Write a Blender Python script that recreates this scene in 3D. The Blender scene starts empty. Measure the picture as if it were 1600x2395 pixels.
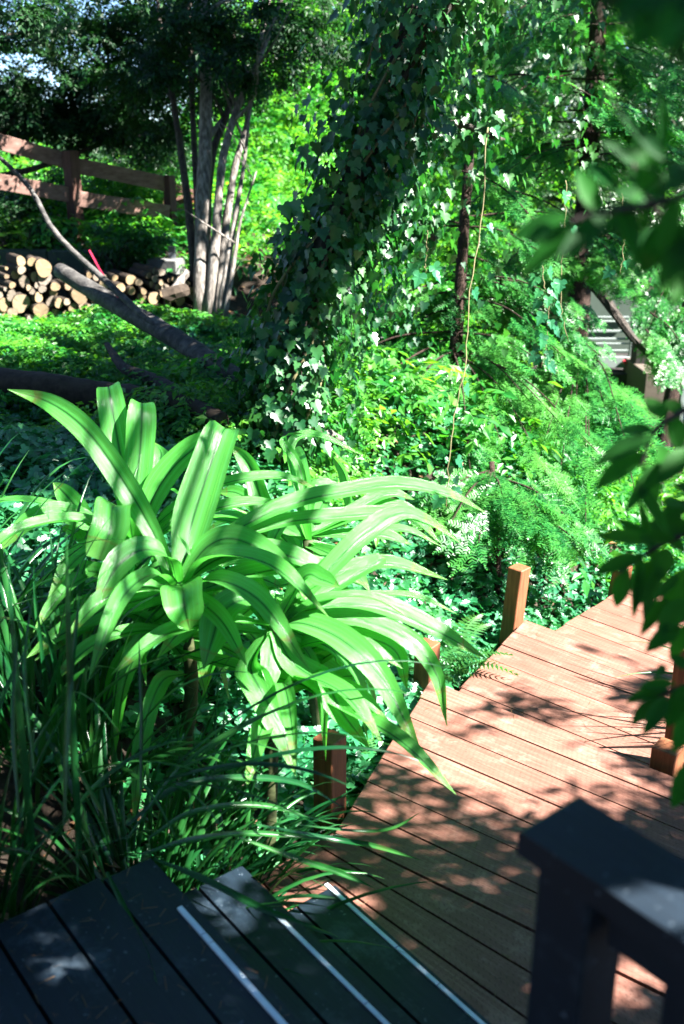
import bpy, math, random
import numpy as np
from mathutils import Vector
rnd = random.Random(7); rng = np.random.default_rng(7)
scene = bpy.context.scene
COL = scene.collection
# ------------------------------------------------------------------ camera
FPX, CX, CY = 2328.0, 800.0, 1197.5          # focal length and centre in pixels of the 1600 x 2395 frame
PITCH, EYE = math.radians(20.0), 2.30
cd = bpy.data.cameras.new("camera"); cam = bpy.data.objects.new("camera", cd); COL.objects.link(cam)
cd.sensor_fit = 'VERTICAL'; cd.sensor_height = 36.0; cd.lens = 36.0*FPX/2395.0
cd.clip_start = 0.05; cd.clip_end = 2000
cam.location = (0, 0, EYE); cam.rotation_euler = (math.radians(90)-PITCH, 0, 0)
cd.dof.use_dof = True; cd.dof.focus_distance = 4.2; cd.dof.aperture_fstop = 2.3; cd.dof.aperture_blades = 9
scene.camera = cam
# ------------------------------------------------------------------ light
SUN_EL, SUN_AZ = math.radians(49), math.radians(108)      # azimuth clockwise from +Y
L = np.array([math.cos(SUN_EL)*math.sin(SUN_AZ), math.cos(SUN_EL)*math.cos(SUN_AZ), math.sin(SUN_EL)])
w = bpy.data.worlds.new("World"); scene.world = w; w.use_nodes = True
nt = w.node_tree; bgn = nt.nodes["Background"]
sky = nt.nodes.new("ShaderNodeTexSky"); sky.sky_type = 'NISHITA'; sky.sun_disc = False
sky.sun_elevation = SUN_EL; sky.sun_rotation = SUN_AZ; sky.ozone_density = 5.0; sky.air_density = 0.7; sky.dust_density = 0.0; sky.altitude = 200
nt.links.new(sky.outputs[0], bgn.inputs[0]); bgn.inputs[1].default_value = 0.05
sd = bpy.data.lights.new("sun", 'SUN'); sun = bpy.data.objects.new("sun", sd); COL.objects.link(sun)
sd.energy = 5.0; sd.angle = math.radians(0.5); sd.color = (1.0, 0.965, 0.91)
sun.rotation_euler = Vector(L).to_track_quat('Z', 'Y').to_euler()
scene.view_settings.view_transform = 'Standard'; scene.view_settings.look = 'None'
scene.view_settings.gamma = 1.0; scene.view_settings.exposure = 3.12
try:
    scene.cycles.max_bounces = 8; scene.cycles.diffuse_bounces = 1; scene.cycles.glossy_bounces = 2
    scene.cycles.transmission_bounces = 4; scene.cycles.use_denoising = True
    scene.cycles.sample_clamp_indirect = 6.0
except Exception:
    pass

# ------------------------------------------------------------------ helpers
cp, sp = math.cos(PITCH), math.sin(PITCH)
def P(px, py, Z):
    """World point at depth Z (metres along the view axis) seen at photo pixel px, py."""
    a = (px-CX)/FPX; b = (py-CY)/FPX
    return np.array([a*Z, (cp-b*sp)*Z, EYE+(-sp-b*cp)*Z])
def z3(x, y): return (x/1.96, 850+y/1.96)
def z4(x, y): return (700+x/1.742, 850+y/1.742)
def z5(x, y): return (x/1.96, 1600+y/1.96)
def z6(x, y): return (700+x/1.742, 1600+y/1.742)
def z7(x, y): return (x/3.136, 320+y/3.136)
ORG = {}
def unit(v):
    v = np.asarray(v, float); return v/(np.linalg.norm(v)+1e-12)
def tag(o, label, cat, group=None, kind=None):
    if label: o["label"] = label
    if cat: o["category"] = cat
    if group: o["group"] = group
    if kind: o["kind"] = kind
    return o
def thing(name, loc, label, cat, group=None):
    o = bpy.data.objects.new(name, None); COL.objects.link(o); o.location = tuple(float(v) for v in loc)
    o.empty_display_size = 0.1
    ORG[o] = np.array(loc, float)
    return tag(o, label, cat, group)
def link_mesh(name, me, mat, parent=None, org=None):
    o = bpy.data.objects.new(name, me); COL.objects.link(o)
    if mat: me.materials.append(mat)
    if parent is not None:
        o.parent = parent
    return o
def np_mesh(name, V, faces, mat, parent=None, uv=None, smooth=True, org=None):
    """faces: list of int arrays, each (n,3) or (n,4). org: origin for a mesh that is a thing by itself."""
    V = np.asarray(V, float)
    o0 = np.zeros(3)
    if parent is not None: o0 = ORG.get(parent, o0)
    elif org is not None: o0 = np.asarray(org, float)
    V = V-o0
    me = bpy.data.meshes.new(name)
    faces = [np.asarray(f, np.int32) for f in faces if len(f)]
    loops = np.concatenate([f.ravel() for f in faces]); tot = np.concatenate([np.full(len(f), f.shape[1], np.int32) for f in faces])
    start = np.concatenate([[0], np.cumsum(tot)[:-1]]).astype(np.int32)
    me.vertices.add(len(V)); me.vertices.foreach_set("co", V.astype(np.float32).ravel())
    me.loops.add(len(loops)); me.loops.foreach_set("vertex_index", loops)
    me.polygons.add(len(tot)); me.polygons.foreach_set("loop_start", start); me.polygons.foreach_set("loop_total", tot)
    me.polygons.foreach_set("use_smooth", np.full(len(tot), smooth))
    if uv is not None:
        l = me.uv_layers.new(name="UVMap"); l.data.foreach_set("uv", np.asarray(uv, np.float32)[loops].ravel())
    me.update(calc_edges=True); me.validate()
    o = link_mesh(name, me, mat, parent)
    if parent is not None: ORG[o] = o0
    elif org is not None:
        o.location = tuple(o0); ORG[o] = o0
    return o
class MB:
    """Collects shapes, then links them as one mesh."""
    def __init__(s): s.v = []; s.q = []; s.t = []; s.uv = []; s.n = 0
    def add(s, V, q=(), t=(), uv=None):
        V = np.asarray(V, float); s.v.append(V)
        if len(q): s.q.append(np.asarray(q, int)+s.n)
        if len(t): s.t.append(np.asarray(t, int)+s.n)
        s.uv.append(np.asarray(uv, float) if uv is not None else np.zeros((len(V), 2)))
        s.n += len(V)
    def box(s, c, ax, ay, az):
        """c centre, ax, ay, az half-extent vectors"""
        c, ax, ay, az = (np.asarray(v, float) for v in (c, ax, ay, az))
        V = [c+i*ax+j*ay+k*az for k in (-1, 1) for j in (-1, 1) for i in (-1, 1)]
        s.add(V, q=[(0, 2, 3, 1), (4, 5, 7, 6), (0, 1, 5, 4), (2, 6, 7, 3), (0, 4, 6, 2), (1, 3, 7, 5)])
    def bevbox(s, c, ax, ay, az, b=0.004):
        """box with all edges chamfered by b"""
        c, ax, ay, az = (np.asarray(v, float) for v in (c, ax, ay, az))
        ux, uy, uz = unit(ax), unit(ay), unit(az)
        hx, hy, hz = (np.linalg.norm(v) for v in (ax, ay, az))
        V = []; idx = {}
        for i in (-1, 1):
            for j in (-1, 1):
                for k in (-1, 1):
                    for m in range(3):
                        d = [hx-b, hy-b, hz-b]; d[m] += b
                        idx[i, j, k, m] = len(V); V.append(c+i*d[0]*ux+j*d[1]*uy+k*d[2]*uz)
        q = []; t = []
        for m in range(3):
            o1, o2 = [(1, 2), (2, 0), (0, 1)][m]
            for sg in (-1, 1):
                f = []
                for (a, e) in ((-1, -1), (1, -1), (1, 1), (-1, 1)):
                    k = [0, 0, 0]; k[m] = sg; k[o1] = a; k[o2] = e; f.append(idx[k[0], k[1], k[2], m])
                q.append(f if sg > 0 else f[::-1])
        for m in range(3):
            o1, o2 = [(1, 2), (2, 0), (0, 1)][m]
            for a in (-1, 1):
                for e in (-1, 1):
                    k0 = [0, 0, 0]; k1 = [0, 0, 0]; k0[m] = -1; k1[m] = 1; k0[o1] = k1[o1] = a; k0[o2] = k1[o2] = e
                    q.append((idx[(*k0, o1)], idx[(*k1, o1)], idx[(*k1, o2)], idx[(*k0, o2)]))
        for i in (-1, 1):
            for j in (-1, 1):
                for k in (-1, 1): t.append([idx[i, j, k, m] for m in range(3)])
        s.add(V, q=q, t=t)
    def tube(s, pts, radii, sides=8, cap=True, wob=0.0, flat=1.0):
        pts = np.asarray(pts, float); n = len(pts)
        radii = np.broadcast_to(np.asarray(radii, float), (n,)) if np.ndim(radii) == 0 else np.asarray(radii, float)
        T = np.gradient(pts, axis=0); T /= np.linalg.norm(T, axis=1, keepdims=True)+1e-9
        up = np.array([0, 0, 1.0]) if abs(T[0][2]) < .9 else np.array([1.0, 0, 0])
        a = np.cross(T[0], up); a /= np.linalg.norm(a)
        V = []; uv = []
        ang = np.linspace(0, 2*math.pi, sides, endpoint=False)
        for i in range(n):
            a = a-T[i]*np.dot(a, T[i]); a /= np.linalg.norm(a)+1e-9; b = np.cross(T[i], a)
            r = radii[i]*(1+wob*rng.normal(size=sides)) if wob else np.full(sides, radii[i])
            V.append(pts[i]+np.outer(np.cos(ang)*r, a)+np.outer(np.sin(ang)*r*flat, b))
        V = np.concatenate(V)
        q = [(i*sides+j, i*sides+(j+1) % sides, (i+1)*sides+(j+1) % sides, (i+1)*sides+j) for i in range(n-1) for j in range(sides)]
        t = []
        if cap:
            c0 = len(V); V = np.concatenate([V, [pts[0], pts[-1]]])
            t = [(c0, (j+1) % sides, j) for j in range(sides)]+[(c0+1, (n-1)*sides+j, (n-1)*sides+(j+1) % sides) for j in range(sides)]
        s.add(V, q=q, t=t)
    def ribbon(s, pts, widths, sides, fold=0.25, across=4, normals=None):
        """a leaf blade along pts; sides = unit side vectors per point"""
        pts = np.asarray(pts, float); n = len(pts); sides = np.asarray(sides, float)
        T = np.gradient(pts, axis=0); T /= np.linalg.norm(T, axis=1, keepdims=True)+1e-9
        N = np.cross(sides, T); N /= np.linalg.norm(N, axis=1, keepdims=True)+1e-9
        u = np.linspace(-1, 1, across+1)
        V = []; uv = []
        for i in range(n):
            h = widths[i]/2
            prof = fold*np.abs(u)**1.3-0.10*fold*(1-u*u)
            V.append(pts[i]+np.outer(u*h, sides[i])+np.outer(prof*h, N[i]))
            uv.append(np.stack([u*.5+.5, np.full(len(u), i/(n-1))], 1))
        k = across+1
        q = [(i*k+j, i*k+j+1, (i+1)*k+j+1, (i+1)*k+j) for i in range(n-1) for j in range(across)]
        s.add(np.concatenate(V), q=q, uv=np.concatenate(uv))
    def build(s, name, mat, parent=None, smooth=False, org=None):
        return np_mesh(name, np.concatenate(s.v), [np.concatenate(s.q) if s.q else [], np.concatenate(s.t) if s.t else []],
                       mat, parent, uv=np.concatenate(s.uv), smooth=smooth, org=org)
def spline(pts, n=16):
    """Catmull-Rom through pts"""
    p = np.asarray(pts, float)
    if len(p) == 2: return p[0]+(p[1]-p[0])*np.linspace(0, 1, n)[:, None]
    q = np.vstack([2*p[0]-p[1], p, 2*p[-1]-p[-2]])
    out = []
    segs = len(p)-1
    for t in np.linspace(0, segs-1e-6, n):
        i = int(t); f = t-i
        a, b, c, d = q[i], q[i+1], q[i+2], q[i+3]
        out.append(.5*((2*b)+(c-a)*f+(2*a-5*b+4*c-d)*f*f+(3*b-a-3*c+d)*f**3))
    return np.array(out)
def frames(D, N):
    """columns side, axis, normal for each of n leaves"""
    D = D/(np.linalg.norm(D, axis=1, keepdims=True)+1e-9)
    S = np.cross(D, N); S /= np.linalg.norm(S, axis=1, keepdims=True)+1e-9
    N = np.cross(S, D)
    return np.stack([S, D, N], 2)
def scatter_arrays(tv, tf, pos, D, N, scale):
    tv = np.asarray(tv, float); F = frames(D, N); n = len(pos); k = len(tv)
    V = np.einsum('nij,kj->nki', F, tv)*np.asarray(scale)[:, None, None]+pos[:, None, :]
    off = (np.arange(n)*k)[:, None, None]
    return V.reshape(-1, 3), [(np.asarray(f)[None]+off).reshape(-1, np.asarray(f).shape[1]) for f in tf if len(f)]
def scatter(name, tmpl, pos, D, N, scale, mat, parent=None, org=None, smooth=False):
    V, F = scatter_arrays(tmpl[0], tmpl[1:], pos, D, N, scale)
    return np_mesh(name, V, F, mat, parent, smooth=smooth, org=org)
def merge_arrays(parts):
    V = []; T = []; n = 0
    for v, f in parts:
        V.append(v); T += [x+n for x in f]; n += len(v)
    return np.concatenate(V), T
# openings in the crowns: sight lines to the sun from the woodpile, the pale trunks, the fence and the clearing stay mostly free of leaves
LIT = [(P(x, y, z), r) for (x, y, z, r) in ((20, 660, 8.8, .22), (80, 640, 8.8, .22), (150, 660, 8.8, .2), (220, 650, 8.8, .2), (300, 640, 8.8, .2), (370, 650, 8.8, .2), (420, 660, 8.8, .2), (470, 700, 8.75, .2), (500, 640, 8.75, .2), (510, 560, 8.75, .16), (395, 610, 9.6, .2),
    (30, 350, 10, .12), (110, 370, 10, .10), (220, 400, 10.1, .13), (300, 420, 10.2, .10), (370, 435, 10.3, .14), (60, 440, 10, .12), (130, 450, 10, .10), (250, 475, 10.1, .13), (340, 495, 10.3, .12), (395, 480, 10.4, .12),
    (250, 750, 8.2, .3), (100, 780, 7.6, .3), (400, 880, 6.6, .2), (850, 930, 7.6, .35), (960, 880, 7.8, .35), (780, 850, 8.2, .3), (1050, 1000, 7.4, .3), (1300, 980, 7.0, .4), (1420, 1020, 7.0, .4), (1180, 1000, 6.9, .35), (1250, 1130, 6.3, .4), (1020, 1350, 4.9, .25), (1080, 1420, 5.0, .2))]
def drop_lit(pos):
    k = np.ones(len(pos), bool)
    for q, r in LIT:
        e = pos-q; t = e@L; d = np.linalg.norm(e-np.outer(t, L), axis=1); k &= ~((t > .5) & (d < r))
    return k
# leaf templates (axis +Y, face +Z): verts, faces
LEAF = (np.array([(0, 0, 0), (-.24, .42, .06), (0, .45, -.02), (.24, .42, .06), (0, 1, -.10)]), [(0, 2, 1), (0, 3, 2), (1, 2, 4), (2, 3, 4)])
def leaf_fine():
    pr = [(0, 0), (.09, .05), (.23, .22), (.285, .42), (.25, .62), (.15, .82), (0, 1.0)]
    V = []; q = []
    for w_, y in pr: V += [(-w_, y, w_*.28-.14*y*y), (0, y, -.14*y*y), (w_, y, w_*.28-.14*y*y)]
    for i in range(len(pr)-1):
        for j in range(2): q.append((3*i+j, 3*i+j+1, 3*i+j+4, 3*i+j+3))
    return np.array(V), q
BROAD = leaf_fine()
_o = [(0, .02), (.20, -.12), (.40, -.06), (.50, .16), (.33, .28), (.44, .52), (.24, .56), (.12, .80), (0, 1.0)]
_out = _o+[(-x, y) for x, y in _o[-2:0:-1]]
IVY = (np.array([(0, .26, -.04)]+[(x, y, abs(x)*.16-.12*max(0, y-.3)) for x, y in _out]), [(0, i+1, (i+1) % len(_out)+1) for i in range(len(_out))])
def twig_template(n=7, seed=1, ll=.34):
    r = random.Random(seed); V = []; T = []
    for i in range(n):
        y = (i+.6)/n*.85; sgn = 1 if i % 2 else -1
        if i == n-1: sgn = 0
        a = sgn*(.9+r.uniform(-.25, .25)); d = np.array([math.sin(a), math.cos(a), r.uniform(-.45, .25)]); nn = np.array([r.uniform(-.4, .4), r.uniform(-.3, .3), 1.0])
        v, f = scatter_arrays(LEAF[0], [LEAF[1]], np.array([[0, y, 0.0]]), d[None], nn[None], [ll*r.uniform(.75, 1.15)])
        T.append((v, f))
    v, f = merge_arrays(T)
    return (v, np.concatenate(f))
TWIGS = [twig_template(7, s) for s in (1, 2, 3)]
def spray_template(seed=0, n=13, sub=5):
    """flat feathery conifer spray: an axis with side shoots set with two ranks of needles"""
    r = random.Random(seed); V = []; T = []
    def quad(a, d, l, w_, z):
        s_ = np.array([-d[1], d[0]]); b = len(V)
        for (u, v) in ((-.5, 0), (.5, 0), (.32, 1), (-.32, 1)):
            p = np.array(a)+s_*u*w_+np.array(d)*v*l; V.append((p[0], p[1], z[0]+(z[1]-z[0])*v))
        T.append((b, b+1, b+2)); T.append((b, b+2, b+3))
    def shoot(p, ang, ln, z0, zs):
        d = np.array([math.sin(ang), math.cos(ang)])
        quad(p, d, ln, .012, (z0, z0+zs*ln))
        m = max(4, int(n*ln/.62))
        for i in range(m):
            t = (i+.5)/m; q = np.array(p)+d*ln*t; tp = math.sin(math.pi*min(1, .25+.75*t))**.5 if t > .3 else .8
            for sg in (-1, 1):
                an = ang+sg*(1.0+r.uniform(-.15, .15)); quad(q, np.array([math.sin(an), math.cos(an)]), .105*tp*r.uniform(.8, 1.2), .032, (z0+zs*ln*t, z0+zs*ln*t+r.uniform(-.02, .03)))
    shoot((0, 0), 0, 1.0, 0, -.22)
    for i in range(sub):
        t = .12+.68*i/sub
        for sg in (-1, 1):
            shoot((0, t+r.uniform(-.03, .03)), sg*(.75+r.uniform(-.15, .15)), (.52-.42*t)*r.uniform(.8, 1.15), -.22*t, -.35+r.uniform(-.15, .15))
    return (np.array(V), np.array(T))
SPRAYS = [spray_template(s, 13, 3) for s in (1, 2, 3)]

# ------------------------------------------------------------------ materials
def mat_nodes(name):
    m = bpy.data.materials.new(name); m.use_nodes = True; t = m.node_tree; t.nodes.clear()
    out = t.nodes.new("ShaderNodeOutputMaterial"); return m, t, out
def N_(t, typ, **kw):
    n = t.nodes.new(typ)
    for k, v in kw.items(): setattr(n, k, v)
    return n
def ramp(t, fac, stops):
    r = N_(t, "ShaderNodeValToRGB"); e = r.color_ramp.elements
    e[0].position, e[0].color = stops[0][0], (*stops[0][1], 1); e[1].position, e[1].color = stops[-1][0], (*stops[-1][1], 1)
    for p_, c in stops[1:-1]:
        x = e.new(p_); x.color = (*c, 1)
    t.links.new(fac, r.inputs[0]); return r.outputs[0]
def noise(t, scale, coord, detail=4, rough=.6, stretch=None):
    n = N_(t, "ShaderNodeTexNoise"); n.inputs["Scale"].default_value = scale; n.inputs["Detail"].default_value = detail; n.inputs["Roughness"].default_value = rough
    if stretch:
        mp = N_(t, "ShaderNodeMapping"); mp.inputs["Scale"].default_value = stretch; t.links.new(coord, mp.inputs[0]); coord = mp.outputs[0]
    t.links.new(coord, n.inputs["Vector"]); return n.outputs["Fac"]
def mixc(t, fac, a, b, blend='MIX'):
    m = N_(t, "ShaderNodeMix", data_type='RGBA', blend_type=blend)
    for s_, v in ((m.inputs[0], fac), (m.inputs[6], a), (m.inputs[7], b)):
        if hasattr(v, "is_linked") or hasattr(v, "links"): t.links.new(v, s_)
        else: s_.default_value = v if not isinstance(v, tuple) else (*v, 1)
    return m.outputs[2]
def leaf_mat(name, cols, tcol, trans=.4, rough=.38, spec=.5, veins=False):
    m, t, out = mat_nodes(name)
    geo = N_(t, "ShaderNodeNewGeometry"); tc = N_(t, "ShaderNodeTexCoord")
    n = len(cols); c = ramp(t, geo.outputs["Random Per Island"], [(i/(n-1) if n > 1 else 0, cc) for i, cc in enumerate(cols)])
    big = noise(t, 1.3, tc.outputs["Object"], 3)
    if not veins:
        c = mixc(t, big, mixc(t, .35, c, (0, 0, 0)), c)
        hu = noise(t, 2.3, tc.outputs["Object"], 4); c = mixc(t, ramp(t, hu, [(.46, (0, 0, 0)), (.72, (.7, .7, .7))]), c, tuple(min(.5, a_*b_+.004) for a_, b_ in zip(cols[-1], (1.8, 1.15, .8))))
        hu2 = noise(t, 9.0, tc.outputs["Object"], 3); c = mixc(t, ramp(t, hu2, [(.66, (0, 0, 0)), (.8, (.55, .55, .55))]), c, (.10, .075, .025))
    if veins:
        uv = N_(t, "ShaderNodeUVMap"); st = noise(t, 1.0, uv.outputs[0], 3, .6, (70, 1.0, 1))
        c = mixc(t, st, c, tuple(min(1, v*2.0+.01) for v in cols[-1]))
        st2 = noise(t, 1.0, uv.outputs[0], 2, .5, (13, .5, 1)); c = mixc(t, ramp(t, st2, [(.48, (0, 0, 0)), (.66, (.6, .6, .6))]), c, tuple(min(.6, v*2.0+.05) for v in cols[-2]))
        sx = N_(t, "ShaderNodeSeparateXYZ"); t.links.new(uv.outputs[0], sx.inputs[0])
        md = N_(t, "ShaderNodeMath", operation='SUBTRACT'); t.links.new(sx.outputs[0], md.inputs[0]); md.inputs[1].default_value = .5
        ab = N_(t, "ShaderNodeMath", operation='ABSOLUTE'); t.links.new(md.outputs[0], ab.inputs[0])
        rp = ramp(t, ab.outputs[0], [(0, (1, 1, 1)), (.035, (.5, .5, .5)), (.09, (0, 0, 0))])
        c = mixc(t, rp, c, tuple(v*.45 for v in cols[0]))
        tipn = noise(t, 6, tc.outputs["Object"], 3); ad = N_(t, "ShaderNodeMath", operation='MULTIPLY_ADD'); t.links.new(tipn, ad.inputs[0]); ad.inputs[1].default_value = .22; t.links.new(sx.outputs[1], ad.inputs[2])
        c = mixc(t, ramp(t, ad.outputs[0], [(.97, (0, 0, 0)), (1.0, (.25, .25, .25)), (1.07, (.9, .9, .9))]), c, (.16, .13, .03))
        sp2 = noise(t, 38, tc.outputs["Object"], 2); c = mixc(t, ramp(t, sp2, [(.70, (0, 0, 0)), (.78, (.5, .5, .5))]), c, (.10, .12, .03))
        br = noise(t, 2.2, tc.outputs["Object"], 3); c = mixc(t, ramp(t, br, [(.42, (0, 0, 0)), (.7, (.5, .5, .5))]), c, (.045, .19, .04))
    p_ = N_(t, "ShaderNodeBsdfPrincipled"); t.links.new(c, p_.inputs["Base Color"]); p_.inputs["Roughness"].default_value = rough
    p_.inputs["Specular IOR Level"].default_value = spec
    tr = N_(t, "ShaderNodeBsdfTranslucent")
    tcx = mixc(t, .5, (tcol[0], tcol[1], tcol[2]), c) if False else None
    cm = mixc(t, 1.0, c, tcol, 'MULTIPLY'); t.links.new(cm, tr.inputs[0])
    mx = N_(t, "ShaderNodeMixShader"); mx.inputs[0].default_value = trans
    t.links.new(p_.outputs[0], mx.inputs[1]); t.links.new(tr.outputs[0], mx.inputs[2]); t.links.new(mx.outputs[0], out.inputs[0])
    if veins:
        bp = N_(t, "ShaderNodeBump"); bp.inputs["Strength"].default_value = .5; bp.inputs["Distance"].default_value = .005
        t.links.new(st, bp.inputs["Height"]); t.links.new(bp.outputs[0], p_.inputs["Normal"])
    return m
def solid_mat(name, stops, scale=6, stretch=None, rough=.7, bump=.3, dist=.01, island=0.0, spec=.3, scale2=None):
    m, t, out = mat_nodes(name); tc = N_(t, "ShaderNodeTexCoord")
    f = noise(t, scale, tc.outputs["Object"], 6, .65, stretch); c = ramp(t, f, stops)
    if scale2:
        f2 = noise(t, scale2, tc.outputs["Object"], 3, .5); c = mixc(t, ramp(t, f2, [(.4, (0, 0, 0)), (.65, (.55, .55, .55))]), c, tuple(v*.55 for v in stops[0][1]))
    if island:
        geo = N_(t, "ShaderNodeNewGeometry"); c = mixc(t, ramp(t, geo.outputs["Random Per Island"], [(0, (0, 0, 0)), (1, (island,)*3)]), c, tuple(v*.4 for v in stops[0][1]))
    p_ = N_(t, "ShaderNodeBsdfPrincipled"); t.links.new(c, p_.inputs["Base Color"]); p_.inputs["Roughness"].default_value = rough; p_.inputs["Specular IOR Level"].default_value = spec
    if bump:
        bp = N_(t, "ShaderNodeBump"); bp.inputs["Strength"].default_value = bump; bp.inputs["Distance"].default_value = dist
        t.links.new(f, bp.inputs["Height"]); t.links.new(bp.outputs[0], p_.inputs["Normal"])
    t.links.new(p_.outputs[0], out.inputs[0]); return m
M = {}
M['crinum'] = leaf_mat('strap_leaf', [(.004, .098, .021), (.009, .142, .027), (.022, .19, .031), (.06, .225, .03)], (1.35, 1.8, 1.0), .44, .25, .6, True)
M['grass'] = leaf_mat('grass_blade', [(.004, .05, .016), (.008, .082, .022), (.018, .12, .022)], (1.3, 1.6, .9), .32, .28, .55)
M['ivy'] = leaf_mat('ivy_leaf', [(.005, .055, .020), (.011, .095, .026), (.032, .17, .03)], (1.7, 1.9, .9), .32, .40, .6)
M['ivy_ground'] = leaf_mat('ground_ivy_leaf', [(.010, .12, .05), (.018, .18, .07), (.035, .26, .085)], (1.5, 1.7, .9), .3, .40, .9)
M['redwood'] = leaf_mat('conifer_needles', [(.007, .085, .020), (.020, .18, .036), (.075, .33, .065)], (1.8, 1.8, .85), .46, .38, .45)
M['fresh'] = leaf_mat('fresh_leaf', [(.009, .11, .020), (.026, .23, .030), (.095, .37, .05)], (2.3, 1.8, .6), .5, .38, .45)
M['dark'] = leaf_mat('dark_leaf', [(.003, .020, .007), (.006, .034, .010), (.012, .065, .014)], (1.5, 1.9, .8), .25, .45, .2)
M['olive'] = leaf_mat('olive_leaf', [(0.0127, 0.051, 0.0187), (0.0213, 0.0765, 0.0255), (0.034, 0.102, 0.0298)], (1.4, 1.6, .9), .3, .4, .45)
M['near'] = leaf_mat('near_leaf', [(.006, .065, .012), (.010, .105, .015), (.022, .155, .018)], (1.8, 2.0, .8), .48, .6, .18)
M['fern'] = leaf_mat('fern_leaf', [(.03, .15, .035), (.05, .21, .045)], (1.7, 1.7, .9), .42, .45, .4)
M['bark'] = solid_mat('bark', [(.25, (.016, .012, .010)), (.5, (.045, .036, .03)), (.8, (.10, .085, .07))], 9, (6, 6, 1), .85, .8, .02)
M['pale_bark'] = solid_mat('pale_bark', [(.3, (.030, .026, .022)), (.5, (.14, .122, .105)), (.75, (.36, .33, .30))], 7, (5, 5, .6), .8, .7, .02)
M['red_bark'] = solid_mat('red_bark', [(.25, (.012, .007, .005)), (.55, (.04, .022, .016)), (.8, (.08, .05, .038))], 8, (9, 9, .7), .9, .9, .03)
M['grey_bark'] = solid_mat('grey_bark', [(0.3, (0.02, 0.0192, 0.0184)), (0.5, (0.068, 0.064, 0.06)), (0.72, (0.16, 0.148, 0.132))], 16, (.8, 1.2, 1), .85, .9, .015, scale2=3)
M['log_bark'] = solid_mat('log_bark', [(0.3, (0.014, 0.0098, 0.007)), (0.6, (0.049, 0.035, 0.0245))], 14, None, .9, .7, .01)
M['rail'] = solid_mat('rail_wood', [(.25, (.09, .045, .034)), (.6, (.21, .125, .10)), (.8, (.30, .20, .165))], 5, (2, 2, 6), .75, .3, .004, spec=.25)
M['post_dark'] = solid_mat('post_wood', [(0.25, (0.042, 0.0196, 0.014)), (0.7, (0.105, 0.049, 0.035))], 6, (5, 5, 1), .8, .4, .004)
M['redpost'] = solid_mat('stained_post', [(0.25, (0.08, 0.028, 0.0128)), (0.55, (0.192, 0.068, 0.0288)), (0.8, (0.256, 0.104, 0.048))], 10, (6, 6, .5), .6, .35, .003, spec=.35)
M['concrete'] = solid_mat('concrete', [(.3, (.09, .09, .085)), (.7, (.19, .19, .18))], 9, None, .85, .5, .01, scale2=2.5)
M['stone'] = solid_mat('mossy_stone', [(.3, (.015, .035, .027)), (.7, (.06, .08, .068))], 4, None, .9, .6, .01)
M['soil'] = solid_mat('soil', [(0.25, (0.0117, 0.0078, 0.0052)), (0.5, (0.0325, 0.0221, 0.0149)), (0.8, (0.0715, 0.052, 0.0358))], 9, None, .95, .8, .03, scale2=.8)
M['litter'] = leaf_mat('leaf_litter', [(.06, .035, .018), (.14, .085, .045), (.22, .15, .09)], (1.1, 1, .8), .2, .6, .3)
M['grey_paint'] = None

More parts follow.
